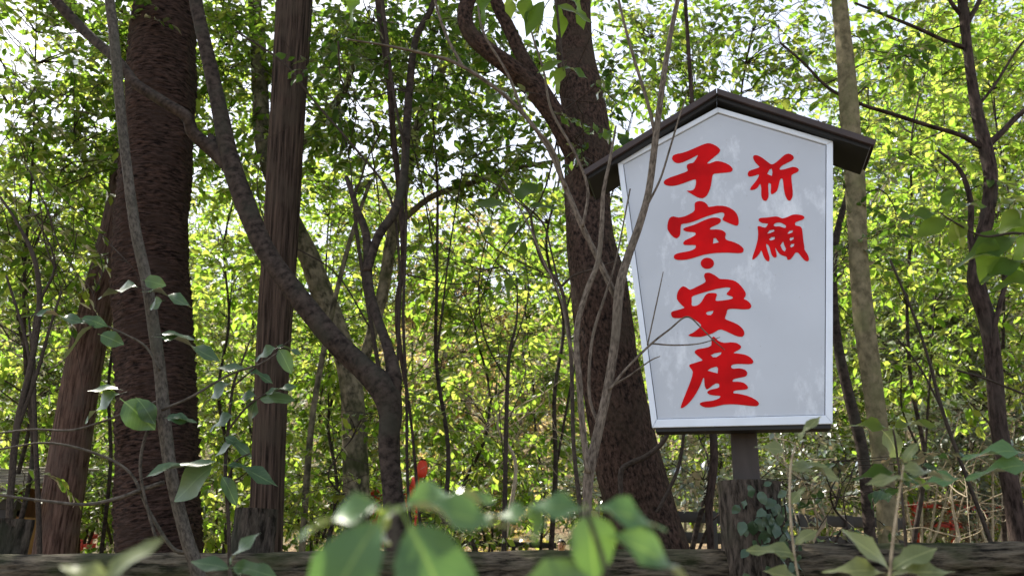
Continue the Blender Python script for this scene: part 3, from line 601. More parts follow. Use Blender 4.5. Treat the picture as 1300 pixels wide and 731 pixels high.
plant('forked_curved_tree', 'smooth dark tree whose thick limb curves up from a low fork across the cedar trunk', 'tree',
      [[(502, 690, 30, Y), (498, 620, 27, Y), (493, 565, 26, Y), (496, 528, 30, Y), (489, 496, 37, Y), (462, 468, 31, Y), (424, 432, 29, Y), (378, 376, 28, Y), (336, 316, 26, Y), (308, 250, 26, Y), (291, 200, 24, Y), (281, 150, 21, Y), (268, 90, 19, Y), (250, 10, 17, Y), (236, -70, 15, Y), (200, -260, 9, Y)],
       [(292, 212, 20, Y), (272, 192, 20, Y), (246, 170, 17, Y - .05), (236, 148, 15, Y - .1), (205, 128, 14, Y - .12), (172, 106, 13, Y - .12), (150, 78, 13, Y - .1), (110, 42, 13, Y), (70, 0, 13, Y), (20, -60, 10, Y)],
       [(497, 508, 24, Y), (500, 478, 21, Y), (492, 440, 14, Y + .05), (478, 400, 12, Y + .1), (468, 360, 12, Y + .15), (465, 300, 11, Y + .2), (452, 262, 8, Y + .2), (440, 225, 6, Y + .25)],
       [(466, 345, 11, Y + .15), (480, 300, 12, Y + .2), (500, 270, 12, Y + .25), (512, 230, 11, Y + .3), (516, 170, 11, Y + .35), (520, 110, 10, Y + .4), (528, 50, 9, Y + .4), (548, 10, 8, Y + .4), (570, -60, 6, Y + .4)],
       [(292, 206, 12, Y), (272, 178, 9, Y + .05), (266, 172, 6, Y + .08)]],
      [blob(540, 60, 80, 70, Y + .6, 0.5), blob(470, 120, 80, 70, Y + .7, 0.5), blob(130, -60, 150, 60, Y + .3, 0.35)], 'leaf_dark', 0.09, 'bark_smooth', sides=28, nrings=150, disp=lumpy, seed=14, n_obj=220)
Y = 3.95
plant('leaning_dark_tree', 'heavy dark rough trunk leaning up from the rail and passing behind the sign', 'tree',
      [[(834, 720, 99, Y), (813, 650, 91, Y), (796, 580, 86, Y), (782, 510, 81, Y), (770, 440, 77, Y), (760, 370, 74, Y), (748, 300, 64, Y + .05), (745, 240, 59, Y + .1), (746, 190, 61, Y + .12), (740, 130, 57, Y + .15), (730, 60, 48, Y + .2), (728, 0, 46, Y + .2), (724, -90, 40, Y + .25), (715, -300, 24, Y + .3)],
       [(744, 222, 30, Y + .06), (722, 178, 30, Y), (704, 146, 28, Y - .02), (676, 112, 26, Y - .05), (648, 86, 24, Y - .1), (622, 66, 22, Y - .12), (598, 44, 21, Y - .12), (590, 18, 20, Y - .12), (600, -20, 18, Y - .1), (610, -90, 14, Y)],
       [(706, 140, 18, Y), (684, 106, 18, Y + .03), (664, 74, 18, Y + .05), (648, 40, 17, Y + .05), (632, 8, 16, Y + .05), (610, -50, 13, Y + .05)]],
      [blob(748, 200, 36, 60, Y - .4, 0.45), blob(735, 100, 34, 60, Y - .35, 0.4), blob(690, 30, 80, 60, Y + .5, 0.35), blob(790, 90, 40, 60, Y + .4, 0.5), blob(775, 250, 34, 60, Y + .35, 0.5), blob(700, -140, 180, 80, Y + .5, 0.4)], 'leaf_dark', 0.075, 'bark_dark', sides=56, nrings=200, disp=lumpy, seed=15, n_obj=150)
Y = 6.6
plant('mottled_tree', 'slim mottled green-brown trunk bending behind the fork of the curved tree', 'tree',
      [[(452, 700, 36, Y), (452, 620, 34, Y), (450, 540, 32, Y), (444, 480, 30, Y), (428, 420, 29, Y), (408, 370, 28, Y), (394, 330, 27, Y), (380, 300, 25, Y), (352, 240, 23, Y + .1), (334, 180, 22, Y + .2), (330, 110, 21, Y + .3), (326, 30, 19, Y + .4), (315, -100, 12, Y + .4)],
       [(450, 500, 16, Y), (470, 430, 15, Y), (486, 370, 16, Y), (498, 300, 16, Y), (516, 220, 17, Y + .1), (534, 150, 15, Y + .2), (560, 90, 12, Y + .3), (590, 10, 9, Y + .4)],
       [(508, 282, 9, Y), (548, 250, 8, Y - .1), (600, 232, 8, Y - .2), (650, 215, 7, Y - .3), (710, 204, 5, Y - .3)],
       [(350, 236, 14, Y), (380, 190, 12, Y - .1), (410, 150, 11, Y - .1), (440, 110, 9, Y - .1), (450, 60, 7, Y)]],
      [blob(420, 100, 120, 90, Y, 0.8), blob(560, 130, 110, 90, Y, 0.9), blob(310, 60, 90, 80, Y + .3, 0.6), blob(610, 260, 110, 70, Y - .2, 0.7), blob(330, 250, 60, 60, Y, 0.4)], 'leaf_mid', 0.105, 'bark_mottled', sides=26, nrings=120, disp=lumpy, seed=16, n_obj=200)
Y = 4.4
plant('pale_slim_tree', 'slim pale straight trunk rising behind the gable end of the sign roof', 'tree',
      [[(1128, 690, 25, Y), (1122, 600, 25, Y), (1109, 500, 25, Y), (1096, 400, 25, Y), (1089, 320, 24, Y), (1086, 240, 25, Y), (1080, 160, 24, Y), (1074, 80, 22, Y), (1066, 0, 20, Y), (1058, -90, 17, Y), (1040, -300, 9, Y)]],
      [blob(1095, 250, 60, 60, Y + .3, 0.35), blob(1085, 350, 50, 70, Y + .3, 0.5), blob(1060, -120, 170, 70, Y + .3, 0.5), blob(1110, 110, 60, 70, Y + .4, 0.4)], 'leaf_dark', 0.075, 'bark_pale', sides=28, nrings=140, disp=lumpy, seed=17, n_obj=140)
Y = 4.4
plant('crooked_slim_tree', 'slim crooked brown tree with thin bare side limbs beyond the sign', 'tree',
      [[(1296, 700, 24, Y), (1284, 620, 22, Y), (1268, 540, 21, Y), (1262, 470, 20, Y), (1254, 410, 20, Y), (1240, 365, 22, Y), (1240, 330, 19, Y), (1252, 280, 18, Y), (1258, 230, 17, Y), (1252, 190, 17, Y), (1240, 140, 14, Y), (1232, 90, 12, Y), (1226, 40, 12, Y), (1222, 0, 12, Y), (1214, -90, 9, Y)],
       [(1250, 190, 7, Y), (1220, 172, 6, Y), (1180, 160, 5.5, Y), (1130, 144, 5, Y), (1092, 132, 4.5, Y), (1052, 112, 4, Y + .05), (1020, 80, 3.5, Y + .05), (990, 54, 3, Y + .05)],
       [(1252, 186, 10, Y), (1270, 170, 8, Y), (1294, 146, 7, Y), (1330, 120, 6, Y)],
       [(1228, 62, 7, Y), (1200, 52, 5, Y), (1160, 34, 4.5, Y), (1120, 18, 4, Y), (1085, 4, 3, Y)],
       [(1228, 30, 7, Y), (1244, 0, 6, Y), (1262, -40, 5, Y)], [(1226, 26, 6, Y), (1208, 4, 5, Y), (1190, -30, 4, Y)],
       [(1262, 455, 7, Y - .02), (1264, 410, 6, Y - .05), (1280, 350, 6, Y - .05), (1300, 300, 5, Y - .05), (1330, 230, 4, Y - .05)],
       [(1240, 345, 10, Y), (1232, 300, 8, Y), (1232, 255, 7, Y), (1218, 215, 5, Y), (1190, 190, 3, Y)],
       [(1244, 132, 4, Y), (1265, 105, 3.5, Y), (1292, 62, 3, Y), (1320, 30, 2, Y)]],
      [blob(1230, 60, 90, 70, Y + .3, 0.35), blob(1180, 220, 90, 80, Y + .3, 0.3), blob(1280, 250, 60, 110, Y + .2, 0.35), blob(1010, 70, 60, 50, Y + .2, 0.3), blob(1220, -130, 180, 80, Y + .3, 0.4)], 'leaf_mid', 0.095, 'bark_brown', sides=20, nrings=140, disp=lumpy, seed=18, n_obj=200)

# unseen crowns added on the tall trees to shade the fence and near plants
def shade_crown(tree_name, cs, lmat, seed):
    root = bpy.data.objects[tree_name]; L0 = np.array(root.location)
    top = np.array([L0 + [0, 0, z] for z in (5.0, 6.5, 8.0, 9.5)])
    foliage(root, [top], [dict(c=np.array(c[:3], float), r=np.array(c[3:6], float), area=math.pi * c[3] * c[5], tau=c[6] * .55, Y=c[1], sc=1.0) for c in cs], lmat, .15, hi='lo', seed=seed, twig_len=.6, br=.03, sub_spread=.4)
shade_crown('ringed_bark_tree', [(-3.2, 6.4, 8.6, 2.2, 2.0, 1.3, 1.7), (-1.4, 5.2, 8.0, 1.7, 1.6, 1.1, 1.5), (-4.6, 5.2, 8.2, 1.6, 1.6, 1.0, 1.2)], 'leaf_mid', 41)
shade_crown('cedar_tree', [(-1.6, 7.0, 9.4, 1.8, 1.8, 1.3, 1.5), (-.4, 5.6, 8.2, 1.6, 1.6, 1.0, 1.5)], 'leaf_dark', 42)
shade_crown('leaning_dark_tree', [(.9, 4.6, 7.2, 1.7, 1.5, 1.0, 1.4), (-.2, 3.4, 6.6, 1.3, 1.3, .8, 1.2)], 'leaf_dark', 43)
shade_crown('pale_slim_tree', [(2.4, 4.6, 7.2, 1.5, 1.4, 1.0, 1.2)], 'leaf_mid', 44)

# ------------------------------------------------------------------ thin stems, saplings and vines close by
def lp(spec, Y): return [(a, b, c, Y) for a, b, c in spec]
Y = 2.15
plant('bare_sapling', 'bare grey sapling forking in front of the leaning trunk, one twig across the lettering', 'sapling',
      [lp([(741, 790, 12.6), (742, 731, 12.6), (745, 650, 12.6), (748, 600, 14.3), (760, 545, 12.6), (772, 490, 11.8), (781, 430, 11.8), (786, 370, 12.6), (796, 330, 10.9), (812, 285, 10.1), (824, 240, 9.2), (833, 170, 8.4), (842, 100, 7.6), (852, 40, 6.7), (862, -10, 5.9), (872, -80, 4.2)], Y),
       lp([(747, 600, 9.2), (740, 545, 8.4), (735, 480, 8.4), (732, 420, 7.6), (744, 372, 7.6), (759, 332, 6.7), (764, 285, 5.9), (766, 245, 5.0), (774, 205, 4.2), (782, 160, 2.5)], Y - .04),
       lp([(786, 385, 8.4), (776, 365, 8.4), (759, 328, 7.6), (738, 285, 7.6), (717, 236, 6.7), (692, 181, 5.9), (646, 126, 5.5), (586, 84, 5.0), (545, 70, 4.2), (490, 58, 2.9), (440, 50, 2.1)], Y + .05),
       lp([(588, 86, 4.2), (566, 44, 3.8), (552, 0, 3.4), (545, -40, 2.5)], Y + .05),
       lp([(718, 238, 4.2), (700, 186, 3.8), (668, 150, 3.8), (645, 95, 3.4), (614, 42, 2.9), (606, 0, 2.5), (600, -40, 2.5)], Y + .04),
       lp([(740, 288, 4.2), (746, 240, 3.8), (730, 195, 3.4), (700, 140, 3.4), (690, 90, 2.9), (672, 30, 2.5), (668, -20, 2.5)], Y + .02),
       lp([(832, 172, 5.0), (822, 130, 4.6), (808, 85, 4.2), (795, 40, 3.8), (783, -10, 3.4)], Y),
       lp([(821, 262, 3.4), (838, 228, 3.0), (850, 190, 2.7), (862, 150, 2.4), (872, 120, 1.7)], Y),
       lp([(774, 494, 4.2), (795, 468, 3.4), (826, 437, 2.9), (850, 418, 2.5), (872, 402, 2.2), (890, 416, 1.8), (906, 432, 1.7), (920, 444, 1.2)], Y - .02),
       lp([(828, 436, 2.1), (856, 438, 2.0), (888, 436, 1.7), (914, 428, 1.0)], Y - .02),
       lp([(822, 438, 2.1), (828, 410, 1.8), (835, 378, 1.7), (842, 345, 1.1)], Y - .02),
       lp([(776, 490, 3.4), (800, 476, 2.5), (825, 458, 1.8), (838, 452, 1.2)], Y),
       lp([(760, 540, 5.0), (748, 500, 4.2), (752, 430, 4.2), (770, 370, 3.4), (782, 330, 2.5), (800, 240, 2.1)], Y + .03),
       lp([(734, 470, 4.2), (722, 430, 3.4), (712, 380, 2.9), (690, 330, 2.5), (668, 280, 2.1), (640, 230, 1.7)], Y)],
      [], bmat='bark_sapling', stem_name='stem', sides=14, nrings=140, disp=lumpy)
hand = []   # single leaves: (px, py of the base, Y, length px, angle deg in the picture, face 0..1, width ratio)
def hand_leaf(root, mat, px, py, Y, L, ang, face=0.6, wr=0.45, var=0, roll=1, back=0.0):
    b = P(px, py, Y); s = np.linalg.norm(b - CAM) / F; a = R(ang)
    d = RT * math.cos(a) + UP * math.sin(a) + FW * back
    perp = -RT * math.sin(a) + UP * math.cos(a); perp = perp if perp[2] > 0 else -perp
    n = -FW * face * roll + perp * math.sqrt(max(0, 1 - face * face))
    return place_leaf(root, mat, b, d, n, L * s, wr, var)
Y = 2.2
lw_ = plant('grey_whip_stem', 'slim smooth grey stem curving up in front of the ringed trunk', 'sapling',
      [lp([(262, 790, 19), (251, 725, 18), (236, 680, 17), (219, 610, 16), (210, 550, 17), (204, 480, 15), (196, 420, 15), (186, 355, 14), (172, 290, 14), (161, 210, 13), (153, 140, 13), (146, 60, 13), (138, -10, 12), (130, -90, 10)], Y),
       lp([(208, 612, 6), (178, 622, 6), (150, 632, 5), (110, 640, 4.5), (60, 636, 4), (0, 628, 3.5), (-40, 620, 3)], Y + .03),
       lp([(204, 508, 4), (170, 520, 3.5), (130, 535, 3), (90, 546, 3), (40, 545, 2.5), (-20, 552, 2)], Y + .02),
       lp([(205, 520, 4), (240, 505, 3.5), (290, 476, 3), (330, 462, 2.5), (352, 448, 2)], Y - .03),
       lp([(203, 470, 3.5), (185, 440, 3), (160, 425, 2.5), (132, 412, 2), (110, 402, 1.5)], Y - .05),
       lp([(188, 372, 3), (196, 366, 2.5), (203, 362, 2)], Y - .03),
       lp([(246, 700, 6), (220, 696, 5), (190, 650, 4.5), (165, 600, 4), (120, 575, 3.5), (60, 562, 3), (0, 570, 2.5)], Y + .04),
       lp([(205, 530, 5), (188, 545, 4), (178, 590, 4), (186, 640, 3.5), (200, 690, 4)], Y + .02)],
      [], bmat='bark_grey', stem_name='stem', sides=18, nrings=120, disp=lumpy)
for a in [(46, 399, 50, 0, .25, .3), (104, 404, 26, -10, .75, .55), (120, 412, 50, 222, .2, .35), (128, 425, 24, -20, .9, .75), (176, 365, 46, 180, .2, .4), (184, 356, 22, -10, .9, .8), (206, 382, 18, 200, .8, .9),
          (188, 370, 52, -6, .15, .3), (204, 424, 38, -4, .25, .35), (205, 428, 70, -12, .2, .3), (150, 494, 34, 178, .3, .4), (152, 500, 52, 205, .55, .4), (158, 510, 42, -40, .85, .8), (176, 508, 30, -50, .7, .7),
          (212, 530, 24, 0, .7, .6), (216, 530, 30, -5, .2, .35), (270, 592, 60, 218, .8, .62), (186, 605, 75, 18, .25, .25)]:
    hand_leaf(lw_, 'leaf_glossy', a[0], a[1], 2.12, a[2] * 1.05, a[3], a[4], a[5], var=(a[0] % 3))
Y = 2.35
sp = plant('dark_leaf_sapling', 'thin sapling with dark glossy oval leaves in front of the grooved cedar trunk', 'sapling',
      [lp([(296, 790, 6), (292, 731, 5.5), (290, 660, 5), (286, 600, 5), (290, 540, 4.5), (296, 490, 4), (306, 462, 3), (318, 430, 2)], Y),
       lp([(290, 545, 3.5), (310, 520, 3), (328, 505, 2.5), (338, 500, 2)], Y - .02), lp([(296, 490, 3), (320, 470, 2.5), (350, 445, 2), (372, 430, 1.5)], Y - .02),
       lp([(288, 610, 3), (300, 585, 2.5), (318, 575, 2)], Y - .01)],
      [], bmat='bark_twig', stem_name='stem', sides=8)
for a in [(350, 442, 30, 200, .7, .5), (354, 443, 32, -60, .75, .6), (352, 440, 30, -8, .2, .3), (312, 470, 34, 170, .5, .4), (298, 486, 48, 205, .5, .35), (326, 503, 34, 180, .35, .4), (326, 508, 30, 240, .8, .7), (330, 506, 40, 2, .55, .55),
          (316, 470, 30, -20, .5, .4), (286, 555, 36, -30, .6, .4), (290, 590, 58, -12, .45, .3), (282, 605, 36, -60, .6, .5), (296, 528, 34, 200, .6, .5), (300, 560, 30, 210, .5, .5), (340, 500, 34, 25, .4, .4)]:
    hand_leaf(sp, 'leaf_glossy', a[0], a[1], 2.33, a[2] * 1.05, a[3], a[4], a[5], var=(a[0] % 3))
# drooping dark leaves on a twig in front of the centre
Y = 2.5
sp = plant('twig_sapling', 'thin dark crooked sapling with a few big shadowed leaves left of the leaning trunk'.replace(' left of', ' beside'), 'sapling',
      [lp([(756, 800, 7), (750, 731, 6.5), (736, 640, 6), (728, 560, 5.5), (726, 480, 5.5), (722, 420, 5), (712, 365, 5), (690, 335, 5), (678, 300, 4), (672, 270, 3), (655, 255, 2)], Y),
       lp([(712, 364, 4), (728, 350, 3), (752, 342, 2.5), (786, 330, 2)], Y), lp([(708, 356, 3), (700, 320, 2.5), (690, 285, 2.5), (668, 262, 2.2), (640, 240, 2), (612, 226, 2)], Y + .03)],
      [], bmat='bark_twig', stem_name='stem', sides=8)
for a in [(645, 262, 48, 172, .55, .45), (655, 252, 34, 40, .75, .8), (672, 262, 36, 0, .5, .4), (660, 282, 26, -140, .7, .6), (666, 305, 22, -95, .8, .5), (676, 292, 22, -70, .6, .5), (650, 350, 30, -110, .7, .5), (632, 350, 24, -80, .5, .5), (628, 290, 22, 200, .7, .5)]:
    hand_leaf(sp, 'leaf_dark', a[0], a[1], Y, a[2], a[3], a[4], a[5], var=(a[0] % 3))
# hanging vines
def vine(label, specs, Y, mat='bark_twig', name='hanging_vine'):
    pts, rad = stem_from_px(lp(specs[0], Y), ground=True)
    root = empty(name, (pts[0][0], pts[0][1], 0), label, 'vine', 'hanging vines and climbers')
    for k, s in enumerate(specs):
        p, r = (pts, rad) if k == 0 else stem_from_px(lp(s, Y), ground=False)
        tube_obj('stem' if k == 0 else 'branch', p, r, mat, root, 8, len(p) * 8, lumpy, seed=k)
    return root
vine('pair of dark straight vines hanging beside the fork of the curved tree', [[(522, 690, 4), (517, 600, 4), (516, 500, 4), (512, 400, 4), (515, 300, 4), (514, 200, 4), (500, 120, 4), (490, 40, 5), (480, -40, 5)], [(508, 660, 4), (506, 560, 4), (505, 450, 3.5), (508, 350, 3.5), (495, 250, 3.5), (452, 190, 3), (400, 130, 3), (360, 80, 3), (300, 40, 3)]], 4.6)
vine('brown vine twisting up beyond the pale limb, past the fork', [[(535, 690, 4), (528, 600, 4), (520, 520, 4), (506, 430, 7), (505, 380, 7), (512, 330, 7), (508, 250, 8), (500, 180, 8), (494, 100, 9), (484, 30, 10), (478, -30, 10)]], 5.0, 'bark_brown')
vine('brown crooked vine hanging below the bottom edge of the sign', [[(902, 690, 10), (900, 640, 11), (906, 590, 11), (905, 545, 10), (898, 490, 9), (900, 400, 8), (890, 280, 7), (880, 150, 6), (870, 0, 5)]], 4.2, 'bark_brown')
vine('thin black vine curling under the corner of the sign', [[(800, 690, 6), (790, 640, 6), (788, 600, 7), (800, 588, 7), (822, 578, 7), (842, 560, 6), (848, 540, 6), (850, 480, 5), (860, 330, 4)], [(834, 650, 5), (850, 620, 5), (862, 590, 4.5), (868, 550, 4), (872, 480, 4)]], 3.6)
vine('thin dark vine with long side shoots crossing the bright leaves by the crooked tree', [[(1262, 700, 6), (1225, 600, 5), (1196, 520, 5), (1180, 460, 4), (1160, 400, 3.5), (1130, 330, 3)], [(1196, 520, 3), (1170, 470, 2.5), (1140, 430, 2)], [(1215, 470, 3), (1250, 480, 3), (1300, 500, 3)]], 4.0)
vine('dark slanting stem tucked close behind the pale slim trunk', [[(1105, 690, 16), (1096, 580, 16), (1082, 520, 15), (1066, 450, 13), (1058, 380, 12), (1062, 300, 9), (1090, 200, 6)]], 5.2, 'bark_smooth')
vine('thin dark upright vine at the foot of the reddish leaning trunk', [[(10, 690, 10), (14, 620, 9), (22, 540, 9), (40, 460, 8), (50, 390, 7), (44, 330, 6), (20, 280, 4), (0, 250, 3)], [(24, 540, 5), (48, 470, 5), (62, 420, 4), (78, 370, 3)], [(40, 470, 4), (30, 420, 4), (8, 350, 3)]], 4.4)
vine('grey leaning stem between the cedar trunk and the mottled trunk', [[(384, 690, 9), (390, 600, 9), (398, 520, 8), (412, 440, 8), (430, 360, 7), (446, 300, 6), (470, 230, 5)]], 5.6, 'bark_mottled')
rgv = random.Random(21)
def tangle(label, cx, cy, rx, ry, Y, n, seed, mat='bark_twig', root_px=None):
    rng = np.random.default_rng(seed); b = P(*(root_px or (cx, 680)), Y)
    root = empty('twig_tangle', (b[0], b[1], 0), label, 'shrub', None)
    parts = []
    st, r = stem_from_px([(root_px[0] if root_px else cx, 690, 7, Y), (cx + rng.uniform(-20, 20), cy + ry, 5, Y), (cx + rng.uniform(-20, 20), cy + ry * .3, 3, Y), (cx + rng.uniform(-30, 30), cy - ry * .3, 1.5, Y)])
    parts.append(tube(st, r, 8, 30))
    pool = [q for q in catmull(st, 20)[8:]]; sc = Y / F
    for k in range(n):
        a = pool[int(rng.integers(0, len(pool)))]; tgt = P(cx + rng.normal() * rx * .55, cy + rng.normal() * ry * .55, Y + rng.normal() * .25)
        d = nrm(tgt - a) + rng.normal(size=3) * .3; q = [a]; stp = np.linalg.norm(tgt - a) * .3
        for j in range(5):
            d = nrm(d + rng.normal(size=3) * .3 + nrm(tgt - a) * .15); a = a + d * max(stp, rx * .14 * sc); q.append(a)
        r0 = .0065 if k < n * .3 else .004
        parts.append(tube(q, np.linspace(r0, .0016, len(q)), 5, 26)); pool += q[2:]
    V, f, tc = join(parts)
    mesh_np('stem', *join(parts)[:1], f, mat, root, tc)
    return root
tangle('tangle of thin crooked dark twigs above the forked curved tree', 470, 190, 130, 110, 5.0, 26, 3, root_px=(520, 690))
tangle('tangle of bare straw-coloured twigs beyond the rail below the sign', 1030, 600, 80, 60, 5.5, 18, 4, 'bark_straw')
tangle('tangle of bare straw twigs in front of the vermilion railing', 1215, 620, 90, 60, 7.0, 30, 6, 'bark_straw')
tangle('thin bare twig tangle over the leaves beside the leaning trunk', 640, 380, 110, 90, 5.4, 16, 7)
tangle('tangle of bare pale straw twigs in the clearing beside the leaning trunk', 640, 520, 90, 70, 6.5, 22, 9, 'bark_straw')
tangle('thin dark twig tangle in the open leaves by the hut', 50, 300, 90, 120, 5.0, 18, 8)

# ------------------------------------------------------------------ plants right in front of the lens
def near_plant(label, stem, Y, leaves, mat, smat='bark_grey', wd=None):
    pts, rad = stem_from_px(lp(stem, Y)); root = empty('leafy_seedling', (pts[0][0], pts[0][1], 0), label, 'plant', 'leafy seedlings in front of the fence')
    tube_obj('stem', pts, rad * (0.6 if Y > .8 else 0.9), smat, root, 10, 40)
    for i, a in enumerate(leaves):
        hand_leaf(root, a[8] if len(a) > 8 else mat, a[0], a[1], Y + (a[7] if len(a) > 7 else 0), a[2], a[3], a[4], a[5], var=i, roll=1, back=a[6] if len(a) > 6 else 0)
    return root
Y = 0.42
near_plant('leafy seedling with broad drooping green leaves in front of the forked tree foot', [(508, 900, 14), (506, 760, 12), (502, 690, 11), (500, 650, 10)], Y,
    [(480, 662, 150, 237, .93, .55, -.5), (520, 668, 170, 304, .93, .55, -.5), (488, 645, 120, 186, .28, .26, .1), (505, 645, 150, -8, .25, .26, .2), (492, 648, 70, 250, .7, .5, .6, .08, 'leaf_mid'), (510, 644, 60, 215, .5, .4, .3, .05, 'leaf_mid'), (515, 640, 150, -4, .2, .25, .9, .1)], 'leaf_near')
near_plant('leafy seedling with one broad leaf hanging over the base of the bare sapling', [(790, 900, 9), (772, 740, 8), (752, 670, 8), (742, 648, 7)], .47,
    [(745, 652, 76, -80, .9, .9, -.3), (738, 648, 66, 170, .6, .5, .1), (688, 642, 52, 248, .6, .55, .1), (672, 652, 80, 190, .3, .32, .4), (752, 646, 100, -8, .4, .34, .1), (770, 680, 150, -20, .4, .24, .1), (650, 756, 220, 2, .35, .3, 0)], 'leaf_near')
near_plant('low blurred whitish leaf shoot in front of the ringed trunk', [(150, 900, 8), (140, 780, 7), (138, 742, 6)], .5, [(134, 735, 70, 40, .6, .4, .1), (140, 745, 60, 150, .5, .4, 0)], 'leaf_pale')
near_plant('pale seedling with toothed leaves beside the ivy stump', [(1030, 860, 5), (1018, 760, 5), (1008, 700, 5), (1003, 640, 5), (1004, 590, 5), (1010, 565, 3)], 1.35,
    [(1004, 596, 44, 10, .5, .4), (1008, 590, 60, -8, .35, .3), (1010, 690, 30, 40, .6, .5), (1006, 702, 52, 172, .45, .4), (1010, 710, 26, 150, .5, .5), (1004, 640, 26, 60, .5, .5), (1018, 738, 44, 160, .5, .5), (1002, 575, 40, 160, .4, .4), (1014, 560, 40, 60, .4, .3)], 'leaf_pale', 'bark_straw')
near_plant('pale seedling with a whorl of toothed leaves in front of the rail beyond the stump', [(1126, 860, 6), (1128, 760, 6), (1132, 700, 6), (1140, 640, 5), (1147, 590, 3)], 1.1,
    [(1128, 722, 66, 135, .55, .45), (1124, 728, 66, 170, .45, .3), (1134, 722, 54, 35, .5, .45), (1132, 730, 70, 8, .35, .35), (1122, 738, 36, 200, .5, .5), (1150, 608, 42, 176, .45, .35), (1144, 596, 60, -6, .25, .3), (1148, 586, 26, 60, .6, .5)], 'leaf_pale', 'bark_straw')
near_plant('leafy seedling leaning in beside the foot of the grey whip stem', [(305, 900, 5), (300, 760, 5), (292, 722, 4)], 1.3, [(290, 722, 44, 165, .5, .45), (296, 720, 50, -5, .5, .5), (292, 716, 46, 60, .5, .4), (284, 735, 40, 215, .6, .5)], 'leaf_glossy')
# a branch of big leaves reaching in at the edge
Y = 1.5
sp = plant('overhanging_branch', 'leafy shoot with large oval leaves reaching in front of the crooked tree', 'sapling',
      [lp([(1420, 900, 10), (1400, 700, 9), (1375, 500, 8), (1350, 380, 7), (1322, 310, 5), (1290, 296, 4), (1250, 300, 3), (1215, 284, 2.5), (1190, 268, 2)], Y)], [], bmat='bark_twig', stem_name='stem', sides=8)
for a in [(1312, 262, 56, 214, .35, .4), (1300, 300, 80, 195, .4, .35), (1262, 302, 50, 250, .7, .45), (1225, 282, 26, 230, .8, .7), (1212, 282, 32, -65, .85, .6), (1200, 278, 36, -150, .8, .6), (1192, 272, 40, 178, .5, .4), (1198, 262, 22, 70, .7, .6), (1216, 262, 34, 10, .5, .35), (1165, 276, 34, 176, .25, .3), (1270, 258, 36, 15, .5, .4), (1286, 262, 24, -40, .7, .6), (1300, 330, 50, 200, .5, .4), (1310, 350, 40, 190, .6, .4), (1322, 270, 60, 232, .3, .4),
          (1310, 592, 66, 178, .3, .3), (1298, 575, 60, 172, .3, .3), (1225, 609, 56, 178, .25, .25)]:
    hand_leaf(sp, 'leaf_mid' if a[1] < 560 else 'leaf_near', a[0], a[1], Y, a[2], a[3], a[4], a[5], var=(a[0] % 3))
sp = plant('seedling_leaf_stem', 'thin shoot carrying one large bitten pale leaf in front of the pale slim trunk', 'sapling',
      [lp([(1158, 860, 4), (1152, 731, 4), (1146, 640, 3.5), (1138, 570, 3), (1134, 545, 2.5)], 1.9)], [], bmat='bark_twig', stem_name='stem', sides=8)
for a in [(1122, 548, 36, -50, .9, .9), (1130, 545, 46, 165, .4, .35), (1136, 542, 50, 12, .3, .3), (1140, 600, 50, 180, .4, .35), (1142, 605, 40, -10, .4, .4)]:
    hand_leaf(sp, 'leaf_pale' if a[4] > .8 else 'leaf_mid', a[0], a[1], 1.9, a[2], a[3], a[4], a[5], var=1)
# top-of-frame leaves hanging close
sp = plant('drooping_leaf_branch', 'twig with broad soft leaves drooping from above in front of the leaning trunk', 'sapling',
      [lp([(640, -260, 8), (670, -140, 6), (690, -60, 5), (705, 0, 4), (712, 60, 3), (716, 90, 2)], 2.0)], [], bmat='bark_twig', stem_name='stem', sides=8, ground=False)
for a in [(690, 2, 46, 240, .8, .6), (704, 6, 40, 290, .8, .6), (708, 8, 46, -20, .6, .45), (714, 78, 34, 200, .7, .5), (716, 84, 34, 245, .7, .5), (716, 86, 32, -10, .6, .5), (712, 70, 28, 160, .5, .4), (670, -10, 40, 260, .7, .5), (724, -8, 44, -60, .7, .5), (620, -14, 40, 250, .7, .5), (640, -20, 40, 290, .7, .5), (455, -10, 40, 245, .7, .5)]:
    hand_leaf(sp, 'leaf_mid', a[0], a[1], 2.0, a[2], a[3], a[4], a[5], var=(a[0] % 3))

# ------------------------------------------------------------------ understorey trees
def understorey(label, px, Y, wpx, top, blobs, lmat, leaflen, seed, bmat='bark_smooth', name='understorey_tree', group=None, **kw):
    rg = random.Random(seed)
    tx, ty = top; st = []
    n = 6
    for k in range(n + 1):
        t = k / n; st.append((px + (tx - px) * t + rg.uniform(-16, 16) * (0 < k), 690 + (ty - 690) * t, wpx * .62 * (1 - 0.75 * t), Y + rg.uniform(-.2, .2) * (0 < k)))
    stems = [st]
    for k in range(2 + (seed % 2)):
        i = rg.randint(1, 4); a = st[i]; b = rg.choice(blobs)
        bc = to_px(b['c'])
        q = [(a[0], a[1], a[2] * .6, Y)]
        for t in (.35, .7, 1): q.append((a[0] + (bc[0] - a[0]) * t + rg.uniform(-10, 10), a[1] + (bc[1] - a[1]) * t - 12 * math.sin(t * 3), a[2] * (.6 - .45 * t), Y + (b['Y'] - Y) * t))
        stems.append(q)
    return plant(name, label, 'tree', stems, blobs, lmat, leaflen, bmat, group=group, seed=seed, sides=9, **kw)
B = blob
